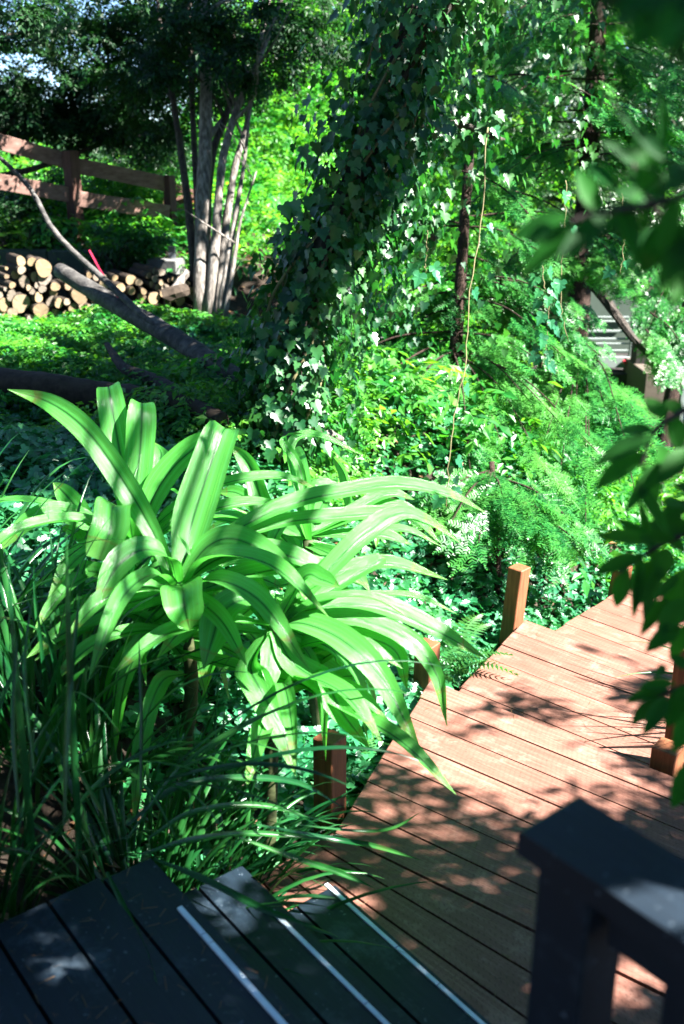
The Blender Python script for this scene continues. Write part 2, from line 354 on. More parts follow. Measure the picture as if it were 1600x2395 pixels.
def deck_mat(name, stops, dimple=True, along=None, grime=.35, rough=.6):
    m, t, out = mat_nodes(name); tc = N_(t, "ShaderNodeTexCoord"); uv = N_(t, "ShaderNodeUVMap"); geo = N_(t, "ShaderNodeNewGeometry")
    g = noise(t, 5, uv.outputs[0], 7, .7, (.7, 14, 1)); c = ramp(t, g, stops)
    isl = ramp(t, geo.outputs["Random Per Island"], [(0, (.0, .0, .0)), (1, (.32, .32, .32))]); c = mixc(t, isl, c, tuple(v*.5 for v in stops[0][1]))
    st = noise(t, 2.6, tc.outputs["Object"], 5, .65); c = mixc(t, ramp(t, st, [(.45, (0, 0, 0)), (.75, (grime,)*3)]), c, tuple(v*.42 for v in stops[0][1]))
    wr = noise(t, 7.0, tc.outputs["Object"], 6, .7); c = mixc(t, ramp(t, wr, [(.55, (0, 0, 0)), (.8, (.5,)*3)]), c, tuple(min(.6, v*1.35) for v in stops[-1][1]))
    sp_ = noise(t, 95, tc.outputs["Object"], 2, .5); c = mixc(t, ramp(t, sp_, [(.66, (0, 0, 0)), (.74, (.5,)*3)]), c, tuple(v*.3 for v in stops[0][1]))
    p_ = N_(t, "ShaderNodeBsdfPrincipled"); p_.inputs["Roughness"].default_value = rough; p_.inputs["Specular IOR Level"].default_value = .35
    h = g
    if dimple:      # rows of small incision marks of pressure-treated boards
        mp = N_(t, "ShaderNodeMapping"); mp.inputs["Scale"].default_value = (46, 95, 1); t.links.new(uv.outputs[0], mp.inputs[0])
        vo = N_(t, "ShaderNodeTexVoronoi", voronoi_dimensions='2D'); vo.inputs["Scale"].default_value = 1.0; vo.inputs["Randomness"].default_value = .25; t.links.new(mp.outputs[0], vo.inputs["Vector"])
        dm = ramp(t, vo.outputs["Distance"], [(.12, (1, 1, 1)), (.26, (0, 0, 0))])
        c = mixc(t, mixc(t, .62, dm, (0, 0, 0)), c, tuple(v*.35 for v in stops[0][1]))
    if not dimple:      # worn paint: pale specks, rubbed smears and bare wood showing through
        n1 = noise(t, 70, tc.outputs["Object"], 2, .5); c = mixc(t, ramp(t, n1, [(.69, (0, 0, 0)), (.74, (.7, .7, .7))]), c, (.10, .13, .16))
        n2 = noise(t, 3.5, tc.outputs["Object"], 6, .75); c = mixc(t, ramp(t, n2, [(.56, (0, 0, 0)), (.74, (.55, .55, .55))]), c, (.075, .10, .12))
        n4 = noise(t, 5, uv.outputs[0], 5, .7, (.5, 22, 1)); c = mixc(t, ramp(t, n4, [(.62, (0, 0, 0)), (.7, (.6, .6, .6))]), c, (.012, .012, .012))
    t.links.new(c, p_.inputs["Base Color"])
    bp = N_(t, "ShaderNodeBump"); bp.inputs["Strength"].default_value = .5; bp.inputs["Distance"].default_value = .003; t.links.new(h, bp.inputs["Height"]); t.links.new(bp.outputs[0], p_.inputs["Normal"])
    t.links.new(p_.outputs[0], out.inputs[0]); return m
M['deck'] = deck_mat('stained_deck', [(.25, (.120, .044, .028)), (.55, (.225, .102, .073)), (.8, (.36, .225, .18))])
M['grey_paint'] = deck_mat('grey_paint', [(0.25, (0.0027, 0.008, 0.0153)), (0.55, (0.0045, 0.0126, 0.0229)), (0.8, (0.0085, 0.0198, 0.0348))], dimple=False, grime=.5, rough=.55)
M['stripe'] = solid_mat('pale_strip', [(.3, (.50, .58, .66)), (.7, (.72, .78, .84))], 14, None, .5, .15, .002)
M['siding'] = solid_mat('pale_siding', [(.3, (.055, .075, .06)), (.7, (.075, .10, .08))], 2, None, .7, .1)
M['white_paint'] = solid_mat('white_paint', [(.3, (.15, .18, .17)), (.7, (.20, .235, .22))], 3, None, .6, .1)
M['tan'] = solid_mat('tan_stucco', [(.3, (.075, .06, .045)), (.7, (.10, .08, .062))], 12, None, .85, .3)
M['dark_void'] = solid_mat('dark_timber', [(.3, (.015, .013, .012)), (.7, (.035, .03, .026))], 5, None, .8, .2)
M['glass'] = solid_mat('window_glass', [(.3, (.02, .035, .05)), (.7, (.03, .05, .07))], 2, None, .08, 0, spec=.6)
M['redplastic'] = solid_mat('red_plastic', [(.3, (.45, .02, .03)), (.7, (.6, .03, .05))], 5, None, .4, .05)
M['strap'] = solid_mat('red_webbing', [(.3, (.35, .015, .04)), (.7, (.45, .025, .07))], 40, None, .6, .1)
M['steel'] = solid_mat('galvanised', [(.3, (.06, .07, .08)), (.7, (.12, .135, .15))], 8, None, .5, .1, spec=.4)
M['crinum_stem'] = solid_mat('plant_stem', [(.3, (.02, .028, .010)), (.6, (.05, .06, .022)), (.8, (.085, .075, .035))], 9, (2, 2, 5), .7, .5)
M['vine'] = solid_mat('vine_stem', [(.3, (.09, .08, .035)), (.7, (.19, .17, .08))], 20, None, .8, .3)
def cut_mat():
    m, t, out = mat_nodes('log_cut_face'); tc = N_(t, "ShaderNodeTexCoord"); oi = N_(t, "ShaderNodeObjectInfo")
    wv = N_(t, "ShaderNodeTexWave", wave_type='RINGS', rings_direction='Z'); wv.inputs["Scale"].default_value = 4.0; wv.inputs["Distortion"].default_value = 3.0; wv.inputs["Detail"].default_value = 3
    t.links.new(tc.outputs["Object"], wv.inputs["Vector"])
    base = ramp(t, oi.outputs["Random"], [(0, (.13, .095, .06)), (.3, (.24, .165, .085)), (.55, (.29, .21, .12)), (.8, (.20, .16, .12)), (1, (.15, .13, .11))])
    c = mixc(t, mixc(t, .75, wv.outputs[0], (0, 0, 0)), base, (.12, .07, .032))
    nz = noise(t, 3.2, tc.outputs["Object"], 5); c = mixc(t, ramp(t, nz, [(.45, (0, 0, 0)), (.75, (.6,)*3)]), c, (.17, .10, .05))
    p_ = N_(t, "ShaderNodeBsdfPrincipled"); p_.inputs["Roughness"].default_value = .8; t.links.new(c, p_.inputs["Base Color"]); t.links.new(p_.outputs[0], out.inputs[0]); return m
M['cut'] = cut_mat()

# ------------------------------------------------------------------ ground
XL = np.array([[0, -.9], [1.5, -.75], [2.0, -.55], [2.6, -.22], [2.86, -.09], [4.05, .41], [5.0, 1.0], [5.7, 1.72], [6.4, 3.0], [7.5, 3.5], [9, 3.3], [14, 3.0], [40, 3.0], [400, 3.0]])
DZ = np.array([[0, -.35], [1.9, -.3], [2.6, -.2], [4.0, -.22], [5.0, -.42], [5.7, -.6], [7, -.9], [10, -1.5], [16, -1.9], [40, -2.2]])
def sstep(t): t = np.clip(t, 0, 1); return t*t*(3-2*t)
def ground_z(x, y):
    x = np.asarray(x, float); y = np.asarray(y, float)
    t = np.interp(y, XL[:, 0], XL[:, 1])-x
    d = np.interp(y, DZ[:, 0], DZ[:, 1]); wdt = np.interp(y, [0, 2, 3, 5, 7, 9, 14], [.5, .6, 1.15, 1.9, 3.4, 3.9, 4.6])
    hi = np.interp(y, [0, 3, 5, 7, 9.3, 10.2, 12, 20, 40], [.5, .62, .76, .76, .78, 1.2, 1.5, 2.0, 2.6])
    z = d+(hi-d)*sstep(t/wdt)
    z = z+.10*np.clip(t-wdt, 0, 12)*np.interp(y, [2, 9.3, 10.5, 14], [.05, .05, .4, .4])
    z = z+.03*np.sin(x*3.1+1)*np.cos(y*2.7)*np.clip(t*2, 0, 1)+.018*np.sin(x*8.3)*np.sin(y*7.1+2)*np.clip(t*2, 0, 1)
    return z
def gz(x, y): return float(ground_z(x, y))
def make_ground():
    a = np.concatenate([-np.geomspace(200, 6.2, 26), np.linspace(-6, 8, 141), np.geomspace(8.3, 200, 26)])
    b = np.concatenate([-np.geomspace(150, 1.2, 18), np.linspace(-1, 14, 151), np.geomspace(14.4, 400, 30)])
    X, Y = np.meshgrid(a, b); V = np.stack([X, Y, ground_z(X, Y)], 2).reshape(-1, 3)
    nx = len(a); i, j = np.meshgrid(np.arange(len(b)-1), np.arange(nx-1), indexing='ij'); k = (i*nx+j).ravel()
    g = np_mesh('ground', V, [np.stack([k, k+1, k+nx+1, k+nx], 1)], M['soil']); tag(g, None, None, None, 'structure'); return g
make_ground()

# ------------------------------------------------------------------ timber walkway
V2 = lambda x, y: np.array([x, y], float)
def board_section(mb, B0, B1, F0, F1, z, n, th=.036, gap=.007):
    """n boards laid between back line B0-B1 and front line F0-F1 (left, right ends)"""
    for i in range(n):
        t0, t1 = i/n, (i+1)/n
        j0, j1 = rnd.uniform(-.006, .006), rnd.uniform(-.004, .02)
        l0 = B0+(F0-B0)*t0; l1 = B0+(F0-B0)*t1; r0 = B1+(F1-B1)*t0; r1 = B1+(F1-B1)*t1
        ex = unit(r0-l0); l0 = l0-ex*j0; l1 = l1-ex*j0; r0 = r0+ex*j1; r1 = r1+ex*j1
        s0 = unit(l1-l0)*gap/2; s1 = unit(r1-r0)*gap/2
        l0 = l0+s0; l1 = l1-s0; r0 = r0+s1; r1 = r1-s1
        dz = rnd.uniform(-.0015, .0015); b = .003; off = rnd.uniform(0, 50)
        top = [l0, r0, r1, l1]
        c = sum(top)/4
        ins = [q+unit(c-q)*b*1.6 for q in top]
        V = [(*q, z+dz) for q in ins]+[(*q, z+dz-b) for q in top]+[(*q, z+dz-th) for q in top]
        L0 = np.linalg.norm(r0-l0); W0 = np.linalg.norm(l1-l0); uvq = [(off, 0), (off+L0, 0), (off+L0, W0), (off, W0)]
        q = [(0, 1, 2, 3), (11, 10, 9, 8)]
        for a in range(4):
            e = (a+1) % 4; q += [(a, a+4, e+4, e), (a+4, a+8, e+8, e+4)]
        mb.add(V, q=q, uv=uvq*3)
def fascia(mb, a, b, z0, z1, th=.02):
    a = np.array([*a, (z0+z1)/2]); b = np.array([*b, (z0+z1)/2]); c = (a+b)/2; ax = (b-a)/2; n = unit(np.cross(b-a, [0, 0, 1]))
    mb.box(c, ax, n*th, np.array([0, 0, (z1-z0)/2]))
walk = thing('wooden_walkway', (0.6, 3.6, -.5), 'red-brown timber walkway stepping down and curving right beside the ivy bank', 'walkway')
S = np.array([.62, -.785]); S = S/np.linalg.norm(S); D2 = np.array([-S[1], S[0]])
secs = []
B0, B1 = V2(-.42, 2.62), V2(.95, .62); F0, F1 = V2(-.035, 2.955), V2(1.12, 2.08)
F0 = V2(-.03, 2.955)
secs.append((B0, B1, F0, F1, 0.0, 6))
secs.append((V2(-.03, 2.96), V2(1.125, 2.09), V2(.41, 4.05), V2(1.42, 3.19), 0.0, 7))
secs.append((V2(.40, 3.96), V2(1.45, 3.06), V2(1.02, 5.01), V2(2.02, 4.05), -.16, 7))
secs.append((V2(.98, 4.92), V2(2.05, 3.93), V2(1.86, 5.87), V2(2.86, 4.75), -.32, 8))
secs.append((V2(1.72, 5.74), V2(2.9, 4.65), V2(3.25, 6.35), V2(3.9, 5.1), -.48, 9))
for k, (b0, b1, f0, f1, z, n) in enumerate(secs):
    mb = MB(); board_section(mb, b0, b1, f0, f1, z, n)
    sec = mb.build('deck_section', M['deck'], walk)
    for (a, b) in ((b0, f0), (b1, f1)):
        ins = unit((b1-b0) if a is b0 else (b0-b1))*.05
        fr = MB(); fascia(fr, a+ins, b+ins, z-.17, z-.04); fr.build('joist', M['post_dark'], walk)
    if k > 0:
        fr = MB(); fascia(fr, f0+unit(b0-f0)*.05+unit(f1-f0)*.07, f1+unit(b1-f1)*.05-unit(f1-f0)*.07, z-.155, z-.04); fr.build('joist', M['post_dark'], walk)
def stub_post(x, y, z0, z1, yaw, label, hw=.045, lean=(0, 0), mat='redpost'):
    ax = np.array([math.cos(yaw), math.sin(yaw), 0]); ay = np.array([-ax[1], ax[0], 0]); up = np.array([lean[0], lean[1], 1.0])
    mb = MB(); c = np.array([x, y, (z0+z1)/2]); mb.bevbox(c, ax*hw, ay*hw, up*(z1-z0)/2, .004)
    o = mb.build('timber_post', M[mat], None, org=(x, y, z0)); tag(o, label, 'post', 'stub posts along the walkway edge'); return o
stub_post(-.045, 3.13, -.5, .29, math.radians(-38), 'stained timber stub post under the strap leaves, nearest the grey steps')
stub_post(.40, 4.17, -.6, .13, math.radians(-38), 'stained timber stub post half hidden behind drooping strap leaf tips')
stub_post(.955, 5.06, -.7, .135, math.radians(-45), 'bright orange stub post standing clear at the corner of the second walkway step', lean=(.06, 0))
stub_post(1.75, 5.80, -.9, -.17, math.radians(-50), 'short stub post beside the far step, partly behind blurred leaves', lean=(.08, 0))
stub_post(1.405, 3.58, -.6, .42, math.radians(-40), 'taller stained post at the right edge of the walkway, behind blurred leaves')
stub_post(1.30, 3.405, -.6, .07, math.radians(-40), 'low dark stub post on the right-hand edge of the walkway', hw=.05)

# ------------------------------------------------------------------ grey stairs
S3 = np.array([*S, 0]); D3 = np.array([*D2, 0])
L1 = V2(-.505, 2.16)
st = thing('grey_staircase', (*L1, .0), 'dark grey painted stairs and landing with pale nosing strips in the shade', 'staircase')
W = 1.34
mb = MB()
for i in range(9):
    a = L1-D2*.142*i; jit = rnd.uniform(-.008, .008)
    board_section(mb, a-D2*.142-S*jit, a-D2*.142+S*(W+1.6), a-S*jit, a+S*(W+1.6), .55, 1, gap=.009)
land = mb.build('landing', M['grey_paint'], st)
def strip(parent, a, ln, z, wd=.0135, cuts=()):
    mb = MB(); pts = [0]+list(cuts)+[ln]
    for u, v in zip(pts[:-1], pts[1:]):
        c = a+S*(u+v)/2; mb.bevbox((*c, z+.002), S3*((v-u)/2-.0012), D3*wd/2, (0, 0, .0035), .001)
    mb.build('nosing_strip', M['stripe'], parent)
# stripe start points from the picture plan
n1 = V2(-.40, 1.965); n2 = V2(-.19, 2.165); n3 = V2(-.05, 2.48)
strip(land, n1, 1.05, .55, cuts=(.115, .15, .6))
t2c = L1+D2*.285; t3c = L1+D2*.575
for (z, dn, shift, nn, cu) in ((.36, .29, .02, n2, (.4,)), (.18, .58, -.05, n3, (.33, .50, .9))):
    mb = MB(); f = L1+D2*dn-S*shift
    for i in range(2):
        a = f-D2*.150*i; board_section(mb, a-D2*.150+S*.05*i*0, a-D2*.150+S*(W+shift), a, a+S*(W+shift), z, 1, gap=.008)
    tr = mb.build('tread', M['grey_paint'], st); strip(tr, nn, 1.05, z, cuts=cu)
for (dn, z0, z1) in ((-.03, .38, .512), (.26, .20, .322), (.55, .0, .142)):
    mb = MB(); a = L1+D2*dn; fascia(mb, a+S*.02, a+S*W, z0, z1, .012); mb.build('riser', M['grey_paint'], st)
for s_ in (.04, W-.02):
    mb = MB(); a = L1+S*s_
    for (dn, z1) in ((-.04, .50), (.25, .31), (.54, .13)):
        fascia(mb, a+D2*(dn-.27), a+D2*(dn-.02), -.1, z1, .02)
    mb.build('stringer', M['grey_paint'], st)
# railing on the landing edge, right of the stairs
rp = L1+S*1.30+D2*(.02)+V2(.024, -.008)
rl = thing('deck_railing', (*rp, .55), 'dark grey painted deck railing with broad flat cap, close to the camera', 'railing')
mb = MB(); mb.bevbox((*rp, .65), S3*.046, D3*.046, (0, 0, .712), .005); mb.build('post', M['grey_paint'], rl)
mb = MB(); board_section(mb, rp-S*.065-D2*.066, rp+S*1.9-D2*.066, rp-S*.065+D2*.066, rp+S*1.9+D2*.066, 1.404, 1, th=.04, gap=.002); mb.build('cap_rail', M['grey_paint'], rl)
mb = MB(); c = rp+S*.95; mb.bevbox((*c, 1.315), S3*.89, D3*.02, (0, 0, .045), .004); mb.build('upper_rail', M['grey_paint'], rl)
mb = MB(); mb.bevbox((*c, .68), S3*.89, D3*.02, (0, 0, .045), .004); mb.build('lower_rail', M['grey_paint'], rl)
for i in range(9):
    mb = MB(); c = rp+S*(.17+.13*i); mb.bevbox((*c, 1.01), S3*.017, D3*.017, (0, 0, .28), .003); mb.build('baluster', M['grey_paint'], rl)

# ------------------------------------------------------------------ strap-leaved plants
def strap_leaf(mb, pts, wpx, tip=1.0, twist=(0, 0), fold=.35, n=22, flatS=None, up=(0, 0, 1)):
    """pts world points base->tip; wpx max width in metres"""
    c = spline(pts, n); T = np.gradient(c, axis=0); T /= np.linalg.norm(T, axis=1, keepdims=True)
    hx = c[-1]-c[0]; hx[2] = 0
    upv = np.array(up, float)
    Ss = []
    prev = None
    for i in range(n):
        s_ = np.cross(T[i], upv)
        if np.linalg.norm(s_) < .25 and prev is not None: s_ = prev
        s_ = unit(s_-T[i]*np.dot(s_, T[i]))
        if prev is not None and np.dot(s_, prev) < 0: s_ = -s_
        if prev is not None: s_ = unit(.5*s_+.5*prev)
        prev = s_; Ss.append(s_)
    Ss = np.array(Ss); Nn = np.cross(Ss, T)
    sg = 1.0 if Ss[n//2][1] > 0 else -1.0
    tw = sg*np.radians(np.linspace(twist[0]+10, twist[1]+12, n))[:, None]
    Ss = Ss*np.cos(tw)+Nn*np.sin(tw)
    t = np.linspace(0, 1, n)
    prof = (.50+.50*sstep(t/.35))*np.where(t > .55, np.maximum(0.02, 1-(np.clip(t-.55, 0, 1)/.45)**2.1), 1) if tip else (.5+.5*sstep(t/.35))*np.where(t > .93, 1-.25*((t-.93)/.07), 1)
    ripple = 1+.03*np.sin(t*17+rnd.uniform(0, 6))
    fo = fold
    mb.ribbon(c, .97*wpx*prof*ripple, Ss, fo, 6)
def mpx(w_, Z): return w_*Z/FPX
ZA = 3.25
def crinum_plant(base, heart, label, leaves, stem_r=.030, fill=0, seed=0, cut=()):
    root = thing('strap_leaf_plant', base, label, 'plant', 'clump of broad strap-leaved lilies')
    sm = MB(); b = np.array(base, float); h = np.array(heart, float)
    mid = (b+h)/2+np.array([rnd.uniform(-.05, .05), rnd.uniform(-.04, .04), -.03])
    c = spline([b-np.array([0, 0, .08]), mid, h], 14)
    rr = stem_r*(1-.35*np.linspace(0, 1, 14))*(1+.10*np.sin(np.linspace(0, 40, 14)))
    sm.tube(c, rr, 10, wob=.03); sm.build('stem', M['crinum_stem'], root, smooth=True)
    for (pts, wd, tw, fold, tip) in leaves:
        mb = MB(); strap_leaf(mb, pts, wd, tip, tw, fold); mb.build('leaf', M['crinum'], root, smooth=True)
    r = random.Random(seed)
    for i in range(fill):
        az = r.uniform(0, 6.283); ln = r.uniform(.4, .75); el = r.uniform(-.15, 1.0)
        d = np.array([math.cos(az), math.sin(az), 0]); s0 = h+np.array([0, 0, r.uniform(-.28, .0)])
        p = [s0, s0+d*ln*.35*math.cos(el)+np.array([0, 0, ln*.35*math.sin(el)]), s0+d*ln*.7*math.cos(el*.6)+np.array([0, 0, ln*(.45*math.sin(el)-.02)]), s0+d*ln*math.cos(el*.4)+np.array([0, 0, ln*(.40*math.sin(el)-.16)])]
        mb = MB(); strap_leaf(mb, p, r.uniform(.045, .085), 1, (r.uniform(-20, 20), r.uniform(-30, 30)), .45); mb.build('leaf', M['crinum'], root, smooth=True)
    for i in range(fill//3):
        az = r.uniform(0, 6.283); ln = r.uniform(.3, .5); d = np.array([math.cos(az), math.sin(az), 0]); s0 = h+np.array([0, 0, r.uniform(-.32, -.1)])
        p = [s0, s0+d*ln*.4+np.array([0, 0, .06]), s0+d*ln*.75+np.array([0, 0, -.06]), s0+d*ln*.95+np.array([0, 0, -.30])]
        mb = MB(); strap_leaf(mb, p, r.uniform(.055, .09), 1, (r.uniform(-10, 20), r.uniform(-20, 30)), .4); mb.build('leaf', M['crinum'], root, smooth=True)
    return root
def lf(fn, pts, w_, dz=0.0, Z=ZA, tw=(0, 0), fold=.35, tip=1):
    """leaf traced in zoomed-picture coordinates, depth running from Z to Z+dz"""
    fs = fn if isinstance(fn, list) else [fn]*len(pts)
    n = len(pts); dzs = dz if isinstance(dz, (list, tuple)) else [dz*i/(n-1) for i in range(n)]
    W_ = [P(*f(*q), Z+d) for f, q, d in zip(fs, pts, dzs)]
    sc = 1.96 if fs[0] in (z3, z5) else 1.742
    return (W_, mpx(w_/sc, Z+dzs[n//2]), tw, fold, tip)
A_leaves = [
    lf(z3, [(800, 1000), (700, 770), (560, 530), (400, 310), (230, 180), (35, 118)], 118, .10, tw=(35, 55), fold=.3),
    lf(z3, [(832, 1000), (868, 780), (940, 540), (1025, 305), (1062, 345)], 190, [0, .05, .1, .18, .30], tw=(10, 0), fold=.28),
    lf(z3, [(810, 1000), (770, 885), (650, 855), (530, 940), (432, 1125)], 150, -.25, tw=(0, 20), fold=.3),
    lf(z3, [(835, 990), (950, 840), (1080, 805), (1260, 900), (1440, 1112)], 125, -.05, tw=(15, 30), fold=.4),
    lf(z3, [(840, 1010), (990, 900), (1180, 860), (1400, 910), (1545, 1032)], 125, .1, tw=(10, 20), fold=.4),
    lf(z3, [(825, 1010), (838, 1035), (845, 1110), (870, 1225)], 200, [-.03, -.2, -.27, -.24], tw=(0, 0), fold=.35),
    lf(z3, [(820, 1040), (640, 1085), (430, 1150), (160, 1362)], 135, -.15, tw=(20, 40), fold=.35),
    lf(z3, [(800, 1040), (560, 1090), (330, 1130), (60, 1300)], 105, .1, tw=(15, 30), fold=.35),
    lf(z3, [(830, 1070), (735, 1165), (650, 1210), (575, 1300)], 105, .1, tw=(15, 30)),
    lf(z3, [(850, 1080), (1010, 1085), (880, 1170), (720, 1350)], 130, -.15, tw=(25, 40)),
    lf(z3, [(880, 1060), (1020, 1010), (1180, 985), (1300, 1030)], 130, .15, tw=(10, 20)),
    lf(z3, [(830, 980), (985, 830), (1200, 700), (1400, 625)]+[(1568, 592), (1820, 555), (2060, 600), (2235, 690)], 92, .25, tw=(12, 30), fold=.45),
    lf(z3, [(840, 990), (1000, 850), (1250, 740), (1568, 700), (1800, 690), (1970, 730), (2120, 830)], 80, .25, tw=(12, 30), fold=.45),
    lf(z3, [(815, 1020), (700, 1020), (560, 1040), (460, 1160)], 100, .15, tw=(20, 40)),
]
A2 = (lf(z3, [(870, 880), (845, 830), (812, 788)], 28, -.02, Z=3.2))
crinA = crinum_plant((-.60, 3.05, gz(-.60, 3.05)), P(*z3(822, 1030), ZA), 'broad strap-leaved lily at the front, its longest leaf reaching up left', A_leaves+[A2], fill=16, seed=3)
ZC = 3.5
C_leaves = [
    lf(z3, [(610, 830), (595, 620), (545, 380), (500, 118), (505, 150)], 140, [0, .05, .1, .14, .3], Z=ZC, tw=(5, 0), fold=.25),
    lf(z3, [(620, 830), (618, 620), (642, 400), (652, 188), (640, 225)], 140, [0, .03, .06, .1, .26], Z=ZC, tw=(0, 0), fold=.25),
    lf(z3, [(640, 820), (700, 620), (800, 470), (920, 370), (1040, 312)], 135, .0, Z=ZC, tw=(20, 35), fold=.3),
    lf(z3, [(590, 830), (430, 820), (370, 690), (300, 600), (243, 545)], 110, .1, Z=ZC, tw=(20, 40), fold=.3),
    lf(z3, [(580, 850), (400, 730), (260, 690), (130, 730), (-10, 865)], 118, -.05, Z=ZC, tw=(15, 40), fold=.3),
    lf(z3, [(610, 810), (585, 690), (522, 650), (505, 760), (455, 900)], 170, [0, -.1, -.26, -.34, -.36], Z=ZC, tw=(0, 0), fold=.25, tip=0),
    lf(z3, [(640, 830), (760, 700), (920, 590), (1100, 533), (1300, 520), (1510, 602)], 58, .2, Z=ZC, tw=(15, 30), fold=.5),
    lf(z3, [(640, 850), (840, 720), (1010, 660), (1160, 635), (1340, 645)], 62, .2, Z=ZC, tw=(15, 30), fold=.5),
    lf(z3, [(600, 830), (680, 560), (740, 420), (690, 350)], 90, .25, Z=ZC, tw=(20, 20), fold=.3),
    lf(z3, [(590, 840), (480, 830), (380, 790), (270, 740)], 85, .1, Z=ZC, tw=(15, 40), fold=.3),
]
crinC = crinum_plant((-.95, 3.5, gz(-.95, 3.5)), P(*z3(612, 850), ZC), 'strap-leaved lily behind the front one, with two blunt leaves standing upright', C_leaves, fill=13, seed=5)
ZB = 3.2
B_leaves = [
    lf(z3, [(1270, 1180), (1130, 1085), (1020, 1140), (975, 1260), (933, 1402)], 165, -.25, Z=ZB, tw=(0, 10), fold=.3),
    lf([z3]+[z4]*4, [(1280, 1180), (60, 1000), (300, 985), (540, 1080), (765, 1205)], 120, .1, Z=ZB, tw=(10, 25), fold=.4),
    lf([z3]+[z4]*5, [(1280, 1190), (60, 1040), (250, 1045), (450, 1130), (560, 1270), (602, 1478)], 95, -.05, Z=ZB, tw=(10, 40), fold=.4),
    lf([z3]+[z4]*3+[z6], [(1280, 1200), (20, 1060), (180, 1130), (340, 1290), (505, 305)], 135, -.15, Z=ZB, tw=(10, 30), fold=.35),
    lf([z3, z3, z3, z6, z6], [(1260, 1220), (1340, 1370), (1500, 1480), (170, 110), (288, 265)], 135, -.15, Z=ZB, tw=(10, 30), fold=.35),
    lf([z3, z3, z5, z5, z5], [(1230, 1230), (1150, 1380), (1190, 20), (1290, 200), (1355, 420)], 150, -.2, Z=ZB, tw=(10, 20), fold=.35),
    lf([z3, z3, z3], [(1250, 1230), (1235, 1380), (1240, 1500)], 100, -.1, Z=ZB, tw=(0, 20)),
    lf([z3, z6, z6, z6], [(1300, 1220), (40, -120), (95, 60), (108, 312)], 56, .05, Z=ZB, tw=(0, 30)),
    lf([z3]+[z4]*4, [(1290, 1160), (110, 850), (260, 700), (420, 610), (600, 668)], 100, .25, Z=ZB, tw=(20, 35), fold=.4),
    lf([z3]+[z4]*4, [(1290, 1170), (30, 900), (170, 850), (370, 815), (605, 882)], 95, .2, Z=ZB, tw=(10, 25), fold=.45),
    lf([z3]+[z4]*3, [(1280, 1170), (20, 870), (90, 880), (168, 912)], 105, -.1, Z=ZB, tw=(10, 25), fold=.4),
    lf([z3]+[z4]*3, [(1280, 1190), (60, 980), (200, 1010), (330, 1075)], 80, .2, Z=ZB, tw=(10, 25), fold=.4),
    lf([z3]+[z3]*2, [(1260, 1180), (1150, 1010), (1080, 960)], 110, .2, Z=ZB, tw=(10, 25), fold=.4),
    lf([z3]+[z3]*3, [(1270, 1190), (1400, 1250), (1500, 1260), (1600, 1250)], 60, .1, Z=ZB, tw=(10, 25), fold=.4),
    lf([z3]+[z3]*3, [(1270, 1190), (1390, 1210), (1500, 1180), (1640, 1160)], 70, .2, Z=ZB, tw=(10, 25), fold=.4),
    lf([z3]+[z4]*3, [(1290, 1210), (230, 1110), (390, 1170), (440, 1330)], 90, .0, Z=ZB, tw=(10, 25), fold=.4),
    lf([z3]+[z4]*2, [(1300, 1180), (280, 830), (350, 790)], 80, .1, Z=ZB, tw=(10, 25), fold=.4),
]
crinB = crinum_plant((-.27, 2.95, gz(-.27, 2.95)), P(*z3(1275, 1200), ZB), 'strap-leaved lily whose long leaves droop over the walkway posts', B_leaves, fill=17, seed=9)
ZD = 3.75
D_leaves = [
    lf(z4, [(40, 700), (40, 560), (90, 490), (230, 530)], 50, .0, Z=ZD, tw=(10, 30), fold=.4),
    lf(z4, [(40, 700), (200, 640), (190, 470), (135, 375)], 60, .2, Z=ZD, tw=(30, 60), fold=.4),
    lf(z4, [(40, 700), (220, 600), (360, 530), (470, 555)], 60, .1, Z=ZD, tw=(10, 30), fold=.4),
    lf(z4, [(40, 700), (240, 620), (420, 590), (580, 735)], 70, .1, Z=ZD, tw=(10, 30), fold=.4),
    lf([z3]*4, [(1420, 800), (1380, 500), (1300, 350), (1400, 318)], 42, .1, Z=ZD, tw=(10, 30), fold=.4),
    lf([z4]*4, [(30, 700), (-40, 360), (60, 290), (260, 375)], 40, .2, Z=ZD, tw=(10, 30), fold=.4),
    lf([z3]*4, [(1400, 800), (1230, 690), (1150, 480), (1055, 370)], 95, .1, Z=ZD, tw=(30, 50), fold=.3),
    lf([z3]*4, [(1400, 800), (1260, 720), (1100, 600), (1000, 590)], 80, .1, Z=ZD, tw=(20, 50), fold=.3),
    lf(z4, [(40, 700), (210, 700), (350, 700), (460, 740)], 60, .1, Z=ZD, tw=(10, 30), fold=.4),
    lf(z4, [(30, 720), (180, 780), (210, 830), (220, 850)], 50, -.1, Z=ZD, tw=(10, 30), fold=.4),
]
crinD = crinum_plant((-.1, 3.72, gz(-.1, 3.72)), P(*z4(35, 715), ZD), 'strap-leaved lily at the back of the clump by the ivy column', D_leaves, fill=14, seed=11)

